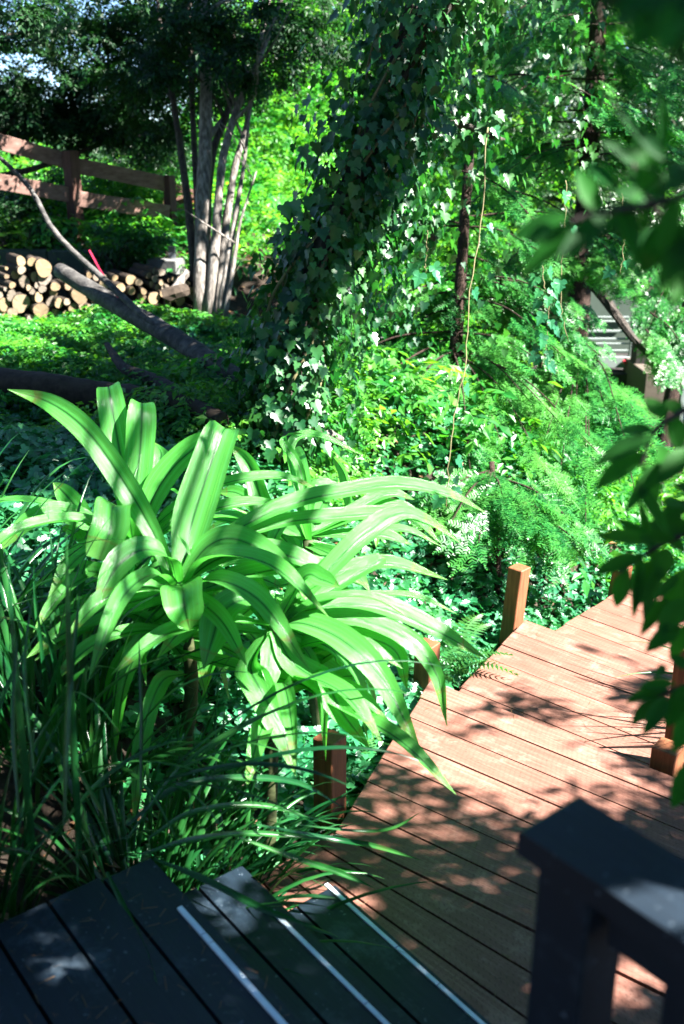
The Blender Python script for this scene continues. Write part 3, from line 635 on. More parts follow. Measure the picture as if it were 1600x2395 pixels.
# ------------------------------------------------------------------ grassy clumps
def grass_clump(base, label, n, lmin, lmax, r0, wd, lean=(0, 0), spread=1.0, seed=1, extra=(), traced=()):
    r = random.Random(seed); mb = MB(); b = np.array(base, float)
    def blade(p, az, el, ln, w_, droop):
        k = 12; pts = [np.array(p, float)]; a = el
        for i in range(k):
            pts.append(pts[-1]+np.array([math.cos(az)*math.cos(a), math.sin(az)*math.cos(a), math.sin(a)])*ln/k); a -= droop/k*(0.4+1.2*i/k)
        pts = np.array(pts); s_ = np.array([-math.sin(az), math.cos(az), 0]); tw = np.linspace(0, r.uniform(-.9, .9), k+1)
        T = np.gradient(pts, axis=0); T /= np.linalg.norm(T, axis=1, keepdims=True); Nn = np.cross(np.tile(s_, (k+1, 1)), T)
        Sd = s_*np.cos(tw)[:, None]+Nn*np.sin(tw)[:, None]; t = np.linspace(0, 1, k+1)
        mb.ribbon(pts, w_*np.clip(1-t**3.2, .03, 1)*(.75+.25*sstep(t*4)), Sd, .5, 2)
    for i in range(n):
        az = r.uniform(0, 6.283); rr = r0*math.sqrt(r.random()); p = b+np.array([math.cos(az)*rr, math.sin(az)*rr, 0]); p[2] = gz(p[0], p[1])-.02
        el = max(.25, r.gauss(1.12, .25)/max(.5, spread)); ln = r.uniform(lmin, lmax)
        az2 = math.atan2(math.sin(az)+lean[1], math.cos(az)+lean[0])+r.gauss(0, .5)
        blade(p, az2, el, ln, wd*r.uniform(.6, 1.25), r.uniform(.6, 2.1)*spread)
    for e in extra: blade(*e)
    for pts, wp in traced: strap_leaf(mb, [P(*q) for q in pts], mpx(wp, pts[1][2]), 1, (10, 35), .5, 18)
    o = thing('grass_clump', base, label, 'ornamental grass', 'strappy grass clumps by the stairs')
    mb.build('blades', M['grass'], o, smooth=True); return o
g0 = (-.60, 2.42)
grass_clump((*g0, gz(*g0)), 'dark strappy grass clump arching over the end of the grey stairs', 170, .45, .95, .16, .018, (.45, -.1), 1.05, 1,
            [((-.52, 2.32, .66), -.35, .55, .62, .017, 1.0), ((-.50, 2.35, .66), -.15, .6, .75, .015, 1.2), ((-.48, 2.4, .62), .1, .75, .85, .018, 1.5), ((-.48, 2.36, .64), -.6, .35, .55, .015, .7), ((-.5, 2.4, .64), .25, .7, .95, .014, 1.4),
             ((-.50, 2.30, .66), -.95, .65, .45, .013, 1.5), ((-.45, 2.4, .6), .0, .45, .7, .016, 1.0)],
            [([(360, 2010, 2.62), (480, 2058, 2.56), (620, 2128, 2.50), (735, 2168, 2.46)], 17), ([(250, 2040, 2.55), (290, 2120, 2.45), (340, 2225, 2.32), (368, 2300, 2.22)], 15), ([(560, 1960, 2.8), (690, 2008, 2.85), (790, 2040, 2.85), (878, 2078, 2.84)], 15),
             ([(600, 1930, 2.9), (769, 1962, 3.05), (872, 1978, 3.05), (985, 2012, 3.03)], 13), ([(700, 1930, 3.0), (838, 1944, 3.1), (918, 1937, 3.12), (983, 1900, 3.15)], 8), ([(300, 1930, 2.65), (400, 1850, 2.75), (520, 1822, 2.85), (689, 1830, 3.0), (805, 1890, 3.1)], 19),
             ([(330, 2000, 2.6), (450, 1965, 2.7), (600, 1950, 2.85), (805, 1968, 2.95)], 16), ([(350, 1960, 2.7), (454, 1900, 2.8), (612, 1884, 2.9), (790, 1930, 3.0)], 15), ([(300, 1960, 2.65), (420, 1800, 2.75), (560, 1700, 2.8), (700, 1640, 2.9)], 12)])
g1 = (-.95, 2.75)
grass_clump((*g1, gz(*g1)), 'tall dark grass clump at the left edge below the lily leaves', 150, .55, 1.0, .22, .019, (-.1, -.2), .9, 2)
g2 = (-.98, 2.12)
grass_clump((*g2, gz(*g2)), 'upright wide-bladed grass clump left of the landing', 80, .45, .85, .15, .020, (.1, .2), .7, 3,
            [((-.80, 2.12, .6), 1.6, 1.5, .80, .020, .15), ((-.68, 2.12, .6), 1.3, 1.5, .86, .020, .12), ((-.92, 2.05, .6), 1.6, 1.45, .9, .018, .2)],
            [([(45, 1900, 2.4), (33, 1680, 2.4), (42, 1485, 2.42)], 15), ([(150, 1930, 2.45), (160, 1640, 2.45), (188, 1370, 2.47)], 15), ([(330, 1860, 2.6), (333, 1680, 2.6), (325, 1480, 2.6)], 12), ([(255, 1990, 2.55), (235, 1900, 2.5), (170, 1780, 2.45)], 13), ([(80, 1800, 2.4), (60, 1550, 2.4), (90, 1330, 2.42)], 12)])
g3 = (-.42, 2.72)
grass_clump((*g3, gz(*g3)), 'thin green grass clump under the drooping lily leaves', 90, .35, .7, .18, .014, (.3, -.2), 1.0, 4)
g4 = (-1.45, 3.1)
grass_clump((*g4, gz(*g4)), 'dark grass clump on the shaded bank beyond the left edge', 110, .5, 1.0, .25, .017, (.2, -.2), .9, 5)

g5 = (2.15, 3.75)
grass_clump((*g5, gz(*g5)), 'grass clump at the right side of the walkway, its blades throwing streaked shadows', 90, .6, 1.1, .2, .016, (-.5, -.1), .9, 6)

# ------------------------------------------------------------------ ground cover
def ground_cover(name, n, xr, yr, keep, tmpl, smin, smax, mat, lift=(.0, .10), tilt=.55, clump=1.6):
    x = rng.uniform(*xr, n); y = rng.uniform(*yr, n); k = keep(x, y) > rng.random(n)
    x, y = x[k], y[k]; m = len(x)
    hump = .5+.5*np.sin(x*clump*2.1+np.sin(y*clump*1.7)*2)*np.sin(y*clump*2.5+1.3)
    z = ground_z(x, y)+rng.uniform(*lift, m)*(.3+1.0*hump)
    az = rng.uniform(0, 2*math.pi, m); D = np.stack([np.cos(az), np.sin(az), rng.uniform(-.7, .2, m)], 1)
    Nn = np.stack([rng.normal(.12, tilt, m), rng.normal(-.15, tilt, m), np.full(m, 1.0)], 1)
    o = scatter(name, tmpl, np.stack([x, y, z], 1), D, Nn, rng.uniform(smin, smax, m), mat); tag(o, None, None, None, 'stuff'); return o
def left_t(x, y): return np.interp(y, XL[:, 0], XL[:, 1])-x
o = ground_cover('ivy_ground_cover', 95000, (-4.2, 3.0), (3.3, 9.2), lambda x, y: ((left_t(x, y) > .03) & (x > -.52*y-.3) & (x < .42*y+.4))*np.where(y < 5.6, 1.0, .75), IVY, .034, .066, M['ivy_ground'], (0, .16))
tag(o, 'glossy ivy ground cover spreading over the bank', 'ivy')
o = ground_cover('fresh_undergrowth', 26000, (-4.4, .2), (5.2, 9.0), lambda x, y: ((left_t(x, y) > .8) & (x > -.52*y-.3))*(.35+.65*(np.sin(x*2.3+y)*np.sin(y*1.9) > -.2)), (TWIGS[0][0], TWIGS[0][1]), .12, .24, M['fresh'], (.02, .22), .5)
tag(o, 'bright low leafy undergrowth below the woodpile', 'undergrowth')
o = ground_cover('bank_foliage', 5000, (-1.0, 1.0), (2.6, 4.6), lambda x, y: (left_t(x, y) > .06)*1.0, IVY, .035, .07, M['ivy_ground'], (0, .14)); tag(o, 'small ivy and weeds between the posts and the lilies', 'ivy')
o = ground_cover('leaf_litter', 14000, (-3, 3), (1.2, 12), lambda x, y: (left_t(x, y) > .02)*1.0, LEAF, .03, .08, M['litter'], (.0, .02), .3); tag(o, 'dry brown leaf litter on the bank', 'leaf litter')
o = ground_cover('distant_undergrowth', 40000, (-6, 16), (6.0, 20), lambda x, y: ((left_t(x, y) < 3.4) | (y > 10))*(np.abs(x) < .85*y+1)*1.0, (TWIGS[1][0], TWIGS[1][1]), .18, .42, M['fresh'], (.0, .40), .55); tag(o, 'sunlit low green undergrowth beyond the walkway', 'undergrowth')
# dry needles and scraps on the deck and stairs
xs = np.concatenate([rng.uniform(-.2, 1.5, 500), rng.uniform(-.8, .4, 260)]); ys = np.concatenate([rng.uniform(2.2, 4.9, 500), rng.uniform(1.6, 2.3, 260)])
def inside(poly, x, y):
    poly = [np.array(p) for p in poly]; s = np.ones(len(x), bool)
    for a, b in zip(poly, poly[1:]+poly[:1]): s &= ((b[0]-a[0])*(y-a[1])-(b[1]-a[1])*(x-a[0])) > 0
    return s
pos = []
for (b0, b1, f0, f1, z, n) in secs[:3]:
    k = inside([b0, b1, f1, f0], xs, ys); pos.append(np.stack([xs[k], ys[k], np.full(k.sum(), z+.004)], 1))
k = inside([L1-D2*.8, L1-D2*.8+S*1.4, L1+S*1.4, L1], xs, ys); pos.append(np.stack([xs[k], ys[k], np.full(k.sum(), .555)], 1))
pos = np.concatenate(pos); m = len(pos); az = rng.uniform(0, 6.28, m)
NEEDLE = (np.array([(-.03, 0, 0), (.03, 0, .01), (.02, 1, .03), (-.02, 1, .02)]), [(0, 1, 2), (0, 2, 3)])
o = scatter('fallen_needles', NEEDLE, pos, np.stack([np.cos(az), np.sin(az), np.zeros(m)], 1), np.tile([0, 0, 1.0], (m, 1)), rng.uniform(.012, .04, m), M['litter']); tag(o, 'dry fallen needles scattered on the boards', 'litter', None, 'stuff')

# ------------------------------------------------------------------ ferns
def fern_template(n=20):
    V = []; T = []
    def tri(*p):
        b = len(V); V.extend(p); T.append((b, b+1, b+2))
    for i in range(n):
        t = (i+.5)/n; z = .42*math.sin(t*2.3)-.18*t; y = t; l = .17*math.sin(math.pi*min(1, .18+.82*t))**.8
        for sg in (-1, 1):
            tri((0, y-.014, z), (sg*l, y+.05, z-.03), (0, y+.014, z))
            tri((sg*l*.25, y-.016, z), (sg*l, y+.05, z-.03), (sg*l*.3, y+.032, z))
    return np.array(V), np.array(T)
FERN = fern_template()
def fern(px, py, Z, label, n=9, size=.42, seed=1):
    q = P(px, py, Z); q[2] = gz(q[0], q[1]); r = np.random.default_rng(seed); az = np.arange(n)*6.283/n+r.uniform(-.3, .3, n)
    D = np.stack([np.cos(az), np.sin(az), r.uniform(.15, .5, n)], 1)
    o = thing('fern', q, label, 'fern', 'sword ferns on the bank'); scatter('fronds', FERN, np.tile(q, (n, 1)), D, np.tile([0, 0, 1.0], (n, 1))+D*-.3, size*r.uniform(.75, 1.15, n), M['fern'], o)
fern(1035, 1425, 4.95, 'feathery green fern beside the corner of the second walkway step', 11, .42, 1)
fern(1000, 1400, 4.9, 'pale fern behind the longest drooping lily leaf', 9, .36, 2)
fern(880, 1640, 4.0, 'small fern at the foot of the half hidden post', 8, .28, 3)
fern(1240, 1000, 8.5, 'bright fern under the thin redwood trunk', 10, .7, 4)
fern(940, 930, 8.0, 'sunlit fern behind the ivy column', 11, .8, 5)

# ------------------------------------------------------------------ woodpile
def log_mesh(seed):
    r = np.random.default_rng(seed); k = 18; ang = np.linspace(0, 6.2832, k, endpoint=False); rad = 1+.10*np.sin(ang*2+r.uniform(0, 6))+.06*np.sin(ang*3+r.uniform(0, 6))
    ring = np.stack([np.cos(ang)*rad, np.sin(ang)*rad], 1); V = []
    for y, s_ in ((0, .97), (.02, 1.0), (.5, 1.02), (1, .98)): V += [(a*s_, y, b*s_) for a, b in ring]
    V.append((0, 1, 0)); c = len(V)-1
    q = [(i*k+(j+1) % k, i*k+j, (i+1)*k+j, (i+1)*k+(j+1) % k) for i in range(3) for j in range(k)]; t = [(c, 3*k+(j+1) % k, 3*k+j) for j in range(k)]
    m1 = np_mesh('log', np.array(V), [q, t], M['log_bark'])
    F = [(a*.96, -.004-.01*r.random(), b*.96) for a, b in ring]+[(0, -.008, 0)]
    m2 = np_mesh('cut_face', np.array(F), [[(k, j, (j+1) % k) for j in range(k)]], M['cut'], m1, smooth=False)
    return m1, m2
protos = [log_mesh(s) for s in range(5)]
LOGS = [(160,910,35),(240,915,35),(168,972,30),(325,960,62),(318,1040,52),(105,1015,35),(60,960,13),(250,1030,38),(170,1065,42),(45,1025,18),(65,1070,15),(100,1083,24),(50,1112,15),(90,1165,38),(8,1160,24),(150,1222,64),(30,1232,45),(265,1090,22),(213,1105,20),(245,1132,20),(320,1112,28),(290,1175,32),(405,1100,33),(382,1152,28),(370,1215,40),(440,1215,33),(310,1278,58),(500,1205,26),(498,1092,32),(590,1165,58),(530,1255,30),(605,1252,30),(645,1020,22),(700,1032,26),(750,1037,25),(850,1030,22),(955,1050,38),(757,1095,34),(890,1102,32),(900,1190,35),(838,1330,27),(700,1330,28),(760,1340,30),(655,1330,26),(1135,985,25),(1190,990,28),(1085,1022,24),(1135,1042,24),(1190,1065,20),(1236,1055,18),(1276,1050,20),(1060,1130,22),(1105,1088,22),(1155,1105,24),(1212,1105,28),(1130,1182,44),(1190,1152,20),(1038,1192,38),(1015,1070,26),(1105,1265,28),(1190,1268,35),(1362,1280,35),(1322,1200,35),(1382,1150,25),(1415,1182,30),(1360,1082,22),(1410,1120,20),(1440,1165,18),(1440,1235,26),(1268,1300,32),(1265,1185,26),(1240,1230,24),(965,1130,30),(985,1240,34),(940,1270,30),(1040,1280,32),(970,1330,28),(1060,1340,26),(1150,1335,24),(930,1345,26),(700,1105,30),(690,1180,34),(660,1255,30),(20,1300,34),(90,1290,36),(230,1330,30),(400,1300,34),(480,1310,30),(560,1335,28),(1315,1290,24),(1300,1110,22),(1320,1040,20),(1430,1060,18)]
ZW = 9.0
order = ['leftmost', 'second', 'third', 'fourth', 'fifth', 'sixth', 'seventh', 'eighth', 'ninth', 'tenth', 'eleventh', 'twelfth', 'thirteenth', 'fourteenth']
info = []
for i, (x, y, r_) in enumerate(LOGS):
    size = 'large' if r_ >= 42 else ('medium' if r_ >= 28 else 'small')
    zone = 'left of the fallen trunk' if x < 480 else ('behind the fallen trunk' if x < 920 else ('left of the concrete footing' if x < 1230 else 'beside the pale tree'))
    row = 'top' if y < 1075 else ('middle' if y < 1190 else 'bottom')
    info.append((size, zone, row, x, y, r_))
used_log = set()
for key in sorted(set(i[:3] for i in info)):
    mem = sorted([i for i in info if i[:3] == key], key=lambda i: i[3])
    for j, (size, zone, row, x, y, r_) in enumerate(mem):
        rw = {'top': 'top rows', 'middle': 'middle rows', 'bottom': 'bottom rows'}[row]
        lab = f'only {size} cut log in the {rw} of the woodpile {zone}' if len(mem) == 1 else f'{order[j]} {size} log from left, {rw} of woodpile {zone}'
        if j == 0 and len(mem) > 1: lab = f'leftmost {size} log, {rw} of woodpile {zone}'
        pi = rnd.randrange(5); m1, m2 = protos[pi]
        if pi in used_log:
            n1_ = m1.copy(); COL.objects.link(n1_); n2_ = m2.copy(); COL.objects.link(n2_); n2_.parent = n1_
        else: n1_ = m1; used_log.add(pi)
        p = P(*z7(x, y), ZW); p[1] += rnd.uniform(-.05, .05)
        n1_.location = tuple(p); rr = r_/3.136*ZW/FPX*1.0
        n1_.scale = (rr, .42*rnd.uniform(.85, 1.1), rr*rnd.uniform(1.0, 1.12)); n1_.rotation_euler = (rnd.uniform(-.05, .05), rnd.uniform(-.5, .5), rnd.uniform(.3, .75))
        tag(n1_, lab, 'log', 'cut logs stacked in the woodpile')
# a split stick lying on the pile
mb = MB(); mb.tube(spline([P(*z7(1270, 1130), 8.85), P(*z7(1330, 1050), 8.85), P(*z7(1375, 990), 8.9)], 6), [.05, .055, .04], 7) if False else mb.tube(spline([P(*z7(1270, 1130), 8.85), P(*z7(1330, 1050), 8.85), P(*z7(1375, 990), 8.9)], 6), np.linspace(.045, .03, 6), 6, wob=.1)
o = mb.build('split_stick', M['pale_bark'], None, org=P(*z7(1270, 1130), 8.85)); tag(o, 'pale split stick leaning on the right end of the woodpile', 'stick')
mb = MB(); mb.tube(spline([P(*z7(1200, 1170), 8.8), P(*z7(1300, 1140), 8.8), P(*z7(1370, 1120), 8.85)], 6), np.linspace(.07, .05, 6), 8, wob=.1)
o = mb.build('dark_branch', M['log_bark'], None, org=P(*z7(1200, 1170), 8.8)); tag(o, 'dark bark-covered branch lying across the right end of the woodpile', 'branch')

# ------------------------------------------------------------------ fence, wall, block
ZF = 10.2
fn = thing('rail_fence', P(178, 575, ZF), 'weathered brown post and rail fence above the woodpile', 'fence')
def rail(a, b, hgt, th=.022, mat='rail', par=None):
    a = np.array(a); b = np.array(b); c = (a+b)/2; ax = (b-a)/2; n = unit(np.cross(b-a, [0, 0, 1])); up = unit(np.cross(n, b-a)); up = up*np.sign(up[2])
    mb = MB(); mb.bevbox(c, ax, n*th, up*hgt/2, .004); return mb.build('rail', M[mat], par if par is not None else fn)
def fpost(px, ty, by, Z, wd, mat='post_dark', par=None):
    a = P(px, ty, Z); b = P(px, by, Z); b[0] = a[0]+.0; b[1] = a[1]
    zb = P(px+12, by, Z)[2]
    mb = MB(); yw = math.radians(-35); ax = np.array([math.cos(yw), math.sin(yw), 0]); ay = np.array([-ax[1], ax[0], 0])
    mb.bevbox((a[0], a[1], (a[2]+zb)/2), ax*wd, ay*wd, (0, 0, (a[2]-zb)/2), .005); return mb.build('post', M[mat], par if par is not None else fn)
q_ = lambda x, y, dz=0: P(*z7(x, y), ZF+dz)
rail(q_(-60, 20, -.35), q_(500, 180, 0), .155); rail(q_(535, 205, 0), q_(1240, 350, .5), .155)
rail(q_(-60, 318, -.35), q_(510, 425, 0), .155); rail(q_(545, 450, 0), q_(1240, 555, .5), .155)
fpost(164, 352, 590, ZF-.12, .062); fpost(395, 410, 640, ZF+.45, .05)
fn2 = thing('rail_fence', P(410, 560, 11.6), 'dark far fence of three rails running off behind the tree trunks', 'fence')
for (a, b) in (((1030, 500), (1400, 455)), ((1280, 370), (1460, 440)), ((1270, 555), (1400, 545)), ((1050, 635), (1400, 640)), ((1230, 700), (1400, 700))):
    rail(P(*z7(*a), 11.2), P(*z7(*b), 11.7), .10, mat='post_dark', par=fn2)
fpost(*[z7(965, 0)[0], z7(0, 410)[1], z7(0, 660)[1]], 12.0, .04, 'redpost', fn2); fpost(z7(1410, 0)[0], z7(0, 400)[1], z7(0, 720)[1], 11.6, .04, 'redpost', fn2)
pk = thing('picket_panel', P(*z7(1330, 640), 12.5), 'short pale picket panel behind the fence end', 'fence')
for i in range(7):
    mb = MB(); c = P(*z7(1290+i*18, 580), 12.4); mb.bevbox(c, (.022, 0, 0), (0, .012, 0), (0, 0, .17), .003); mb.build('picket', M['rail'], pk)
for zz in (545, 625):
    mb = MB(); c = P(*z7(1344, zz), 12.45); mb.bevbox(c, (.25, 0, 0), (0, .012, 0), (0, 0, .02), .003); mb.build('rail', M['rail'], pk)
def block_wall(name, c, hx, hy, hz, yaw, mat, label, cat, joints=0):
    ax = np.array([math.cos(yaw), math.sin(yaw), 0]); ay = np.array([-ax[1], ax[0], 0]); mb = MB(); n = max(1, joints)
    for i in range(n):
        cc = np.array(c)+ax*hx*(-1+(2*i+1)/n); mb.bevbox(cc+ay*rnd.uniform(-.01, .01), ax*(hx/n-.004), ay*hy, (0, 0, hz), .012)
    o = mb.build(name, M[mat], None, org=(c[0], c[1], c[2]-hz)); tag(o, label, cat); return o
cw = P(60, 575, 9.7); block_wall('retaining_wall', (cw[0]-.7, cw[1]+.15, cw[2]-.40), 1.55, .10, .36, math.radians(-6), 'stone', 'low mossy grey block wall behind the left half of the woodpile', 'wall', 5)
cb = P(395, 612, 9.6); block_wall('concrete_footing', (cb[0]-.05, cb[1]+.1, cb[2]-.22), .16, .12, .24, math.radians(-12), 'concrete', 'sunlit pale concrete footing under the end fence post', 'footing')
bk = P(*z7(1265, 895), 9.75); mb = MB(); mb.bevbox(bk, (.035, 0, 0), (0, .03, 0), (0, 0, .12), .003); o = mb.build('post_bracket', M['steel'], None, org=bk); tag(o, 'galvanised metal post bracket on top of the concrete footing', 'bracket')
# small wire trellis by the fence end
tr = MB(); ZT = 11.0
for i in range(3): tr.tube([P(*z7(1345+i*20, 620), ZT), P(*z7(1338+i*20, 860), ZT)], .006, 5)
for j in range(8): tr.tube([P(*z7(1343, 630+j*31), ZT), P(*z7(1390, 630+j*31), ZT)], .006, 5)
o = tr.build('wire_trellis', M['white_paint'], None, org=P(*z7(1345, 860), ZT)); tag(o, 'narrow white wire trellis beside the end fence post', 'trellis')

# ------------------------------------------------------------------ fallen trunks
def fallen(name, pts, radii, mat, label, cat, sides=14, wob=.03, cutend=True):
    c = spline(pts, 24); r = np.interp(np.linspace(0, 1, 24), np.linspace(0, 1, len(radii)), radii)
    root = thing(name, c[-1], label, cat); mb = MB(); mb.tube(c, r, sides, wob=wob); mb.build('trunk', M[mat], root, smooth=True)
    if cutend:
        d = unit(c[0]-c[1]); cm = MB(); cm.tube([c[0]+d*.001, c[0]+d*.012], [r[0]*.93, r[0]*.9], sides); cm.build('cut_end', M['log_bark'], root)
    return root
fallen('fallen_trunk', [P(140, 632, 7.6), P(250, 700, 7.3), P(400, 785, 6.8), P(520, 862, 6.3), P(640, 935, 5.9)], [.058, .068, .07, .062, .055], 'grey_bark', 'thick grey fallen trunk with a sawn end leaning down past the woodpile', 'fallen trunk')
fallen('thin_branch', [P(-25, 345, 7.6), P(70, 440, 7.5), P(130, 545, 7.4), P(250, 660, 7.2), P(380, 775, 6.8), P(500, 845, 6.4), P(610, 900, 6.0)], [.014, .018, .021, .024, .024, .02, .014], 'grey_bark', 'long thin bare branch sloping from the left fence to the ivy column', 'branch', 9, .04, False)
fallen('old_log', [P(-60, 890, 6.2), P(120, 912, 6.0), P(260, 930, 5.9), P(420, 950, 5.6), P(520, 985, 5.4)], [.10, .10, .09, .07, .05], 'log_bark', 'dark old log half sunk in ivy behind the upright lily leaves', 'fallen log', 14, .05)
fallen('bare_root', [P(250, 805, 6.6), P(290, 860, 6.4), P(360, 890, 6.2), P(440, 930, 5.9), P(500, 965, 5.6)], [.02, .035, .045, .05, .04], 'bark', 'short weathered bare branch lying in the undergrowth under the fallen trunk', 'branch', 9, .06, False)
fallen('grey_stick', [P(640, 900, 5.8), P(720, 985, 5.7), P(800, 1030, 5.8)], [.03, .045, .02], 'pale_bark', 'pale broken stick poking out right of the ivy column', 'branch', 8, .08, False)
mb = MB(); a, b = P(*z7(655, 830), 7.9), P(*z7(868, 1180), 7.1); c = spline([a, (a+b)/2+np.array([0, 0, -.02]), b], 8); mb.ribbon(c, np.full(8, .018), np.tile([.9, -.3, .2], (8, 1)), .05, 2)
o = mb.build('red_strap', M['strap'], None, org=b); tag(o, 'red webbing strap hanging from the thin branch across the woodpile', 'strap')

# ------------------------------------------------------------------ trees
def crown_blob(tmpls, c, rad, n, smin, smax, droop=.2, seed=None, shell=.0, clumps=None):
    """leafy twigs spread through an ellipsoid in clumps; returns arrays"""
    c = np.asarray(c, float); rad = np.asarray(rad, float)*np.ones(3)
    m = clumps or max(4, n//35)
    u = rng.normal(size=(m, 3)); u /= np.linalg.norm(u, axis=1, keepdims=True); rr = (shell+(1-shell)*rng.random(m))**(1/2.2)
    cc = u*rr[:, None]
    k = rng.integers(0, m, n); p = cc[k]+rng.normal(size=(n, 3))*.17*rng.uniform(.5, 1.4, m)[k][:, None]
    out = unit_rows(p+rng.normal(size=(n, 3))*.5)
    D = out*np.array([1, 1, .6])+np.array([0, 0, -droop]); Nn = np.array([0, 0, 1.0])+rng.normal(size=(n, 3))*.55+out*.35
    pos = c+p*rad; sc = rng.uniform(smin, smax, n); t = rng.integers(0, len(tmpls), n); t[~drop_lit(pos)] = -1; parts = []
    for i, tm in enumerate(tmpls):
        k = t == i
        if k.any(): parts.append(scatter_arrays(tm[0], tm[1:], pos[k], D[k], Nn[k], sc[k]))
    return parts
def unit_rows(a): return a/(np.linalg.norm(a, axis=1, keepdims=True)+1e-9)
def crown(parts, mat, parent, name='crown'):
    V, F = merge_arrays(parts); return np_mesh(name, V, F, mat, parent, smooth=False)
def limb(mb, a, b, r0, r1, bend=.15, n=8, sides=7):
    a = np.array(a); b = np.array(b); l = np.linalg.norm(b-a); mid = (a+b)/2+rng.normal(size=3)*bend*l*.4
    mb.tube(spline([a, mid, b], n), np.linspace(r0, r1, n), sides, wob=.03)
def tree(name, label, base, top, r0, blobs, mat, bark='bark', size=(.25, .5), droop=.2, tm=None, group='trees behind the garden', r1=None, shell=.0):
    base = np.array(base, float); top = np.array(top, float)
    root = thing(name, base, label, 'tree', group); mb = MB()
    c = spline([base-np.array([0, 0, .3]), base+(top-base)*.5+np.array([rnd.uniform(-.15, .15), 0, 0]), top], 12); mb.tube(c, np.linspace(r0, r1 or r0*.35, 12), 10, wob=.05)
    for (bc, br, n) in blobs:
        k = min(11, max(3, int(12*np.clip((bc[2]-base[2])/(top[2]-base[2]+.01)-.15, .25, .95)))); limb(mb, c[k], bc, r0*.35, r0*.08)
    mb.build('trunk', M[bark], root, smooth=True); parts = []
    for (bc, br, n) in blobs: parts += crown_blob(tm or TWIGS, bc, br, n, *size, droop=droop, shell=shell)
    crown(parts, M[mat], root); return root
def B(px, py, Z, rx, rz, n, ry=None):
    """blob centred at a picture point at depth Z, radii in metres"""
    return (P(px, py, Z), (rx, ry or rx, rz), n)
def base_at(px, Z, py=700):
    q = P(px, py, Z); return np.array([q[0], q[1], gz(q[0], q[1])])

# pale many-stemmed tree by the woodpile
bt = P(500, 745, 8.9); bt[2] = gz(bt[0], bt[1])
mt = thing('pale_barked_tree', bt, 'tall many-stemmed pale-barked tree at the right end of the woodpile', 'tree')
stems = [([(470, 730), (472, 560), (478, 400), (482, 200), (478, -60), (470, -500)], 8.9, [.085, .075, .075, .065, .055, .03], 'pale_bark'),
         ([(455, 650), (445, 520), (420, 330), (395, 180), (375, 60), (350, -200)], 9.1, [.05, .045, .036, .03, .022, .012], 'bark'),
         ([(468, 640), (462, 480), (452, 300), (445, 100), (440, -150)], 9.25, [.045, .04, .032, .026, .015], 'bark'),
         ([(490, 745), (505, 560), (520, 380), (560, 240), (610, 130), (680, -60)], 8.85, [.06, .05, .042, .035, .026, .012], 'pale_bark'),
         ([(500, 745), (525, 560), (548, 400), (580, 280), (600, 150), (640, -40)], 9.0, [.055, .045, .036, .028, .02, .01], 'pale_bark'),
         ([(515, 745), (535, 600), (555, 480), (575, 350), (590, 200)], 8.8, [.05, .035, .025, .018, .01], 'pale_bark'),
         ([(480, 720), (490, 400), (530, 270), (545, 200), (548, 60)], 9.05, [.05, .045, .032, .026, .014], 'bark'),
         ([(525, 745), (548, 610), (562, 520), (600, 400)], 8.75, [.03, .022, .014, .008], 'pale_bark')]
for (pts, Z, rr, bk_) in stems:
    c = spline([P(x, y, Z) for x, y in pts], 20); c[0] += (0, 0, -.15); r = np.interp(np.linspace(0, 1, 20), np.linspace(0, 1, len(rr)), rr)
    mb = MB(); mb.tube(c, r*.86, 10, wob=.06)
    for k in range(3):
        i = rnd.randrange(9, 19); e = c[i]+np.array([rnd.uniform(-.5, .5), rnd.uniform(-.4, .4), rnd.uniform(.1, .7)]); limb(mb, c[i], e, r[i]*.5, .004, .2, 7, 5)
    mb.build('trunk', M[bk_], mt, smooth=True)
parts = []
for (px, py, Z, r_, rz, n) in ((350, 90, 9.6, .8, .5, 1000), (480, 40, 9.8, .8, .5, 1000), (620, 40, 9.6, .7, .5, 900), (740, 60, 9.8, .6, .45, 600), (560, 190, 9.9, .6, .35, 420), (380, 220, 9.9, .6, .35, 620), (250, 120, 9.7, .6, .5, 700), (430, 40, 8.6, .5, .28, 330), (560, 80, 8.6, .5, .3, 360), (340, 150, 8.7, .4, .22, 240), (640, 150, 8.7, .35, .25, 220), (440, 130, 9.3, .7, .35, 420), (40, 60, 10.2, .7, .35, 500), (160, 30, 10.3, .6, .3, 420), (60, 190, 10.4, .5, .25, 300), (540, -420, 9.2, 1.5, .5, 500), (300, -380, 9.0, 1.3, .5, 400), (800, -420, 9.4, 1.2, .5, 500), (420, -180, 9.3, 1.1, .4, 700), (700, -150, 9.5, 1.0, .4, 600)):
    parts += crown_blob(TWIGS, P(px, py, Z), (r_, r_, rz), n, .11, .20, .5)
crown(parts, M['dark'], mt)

# dark evergreens, upper left
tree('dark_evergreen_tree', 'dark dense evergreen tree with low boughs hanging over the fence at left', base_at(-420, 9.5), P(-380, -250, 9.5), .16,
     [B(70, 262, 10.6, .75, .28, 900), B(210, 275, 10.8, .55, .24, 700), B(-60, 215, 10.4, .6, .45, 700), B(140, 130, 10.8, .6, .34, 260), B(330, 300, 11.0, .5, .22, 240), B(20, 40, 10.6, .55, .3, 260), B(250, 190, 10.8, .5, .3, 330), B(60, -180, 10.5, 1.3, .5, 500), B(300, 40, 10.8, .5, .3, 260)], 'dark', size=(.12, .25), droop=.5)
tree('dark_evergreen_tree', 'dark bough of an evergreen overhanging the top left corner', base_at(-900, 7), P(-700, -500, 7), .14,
     [B(-40, 10, 6.5, .4, .25, 200), B(180, -70, 6.8, .5, .2, 260), B(-80, 150, 6.6, .25, .22, 120)], 'dark', size=(.09, .17), droop=.4)
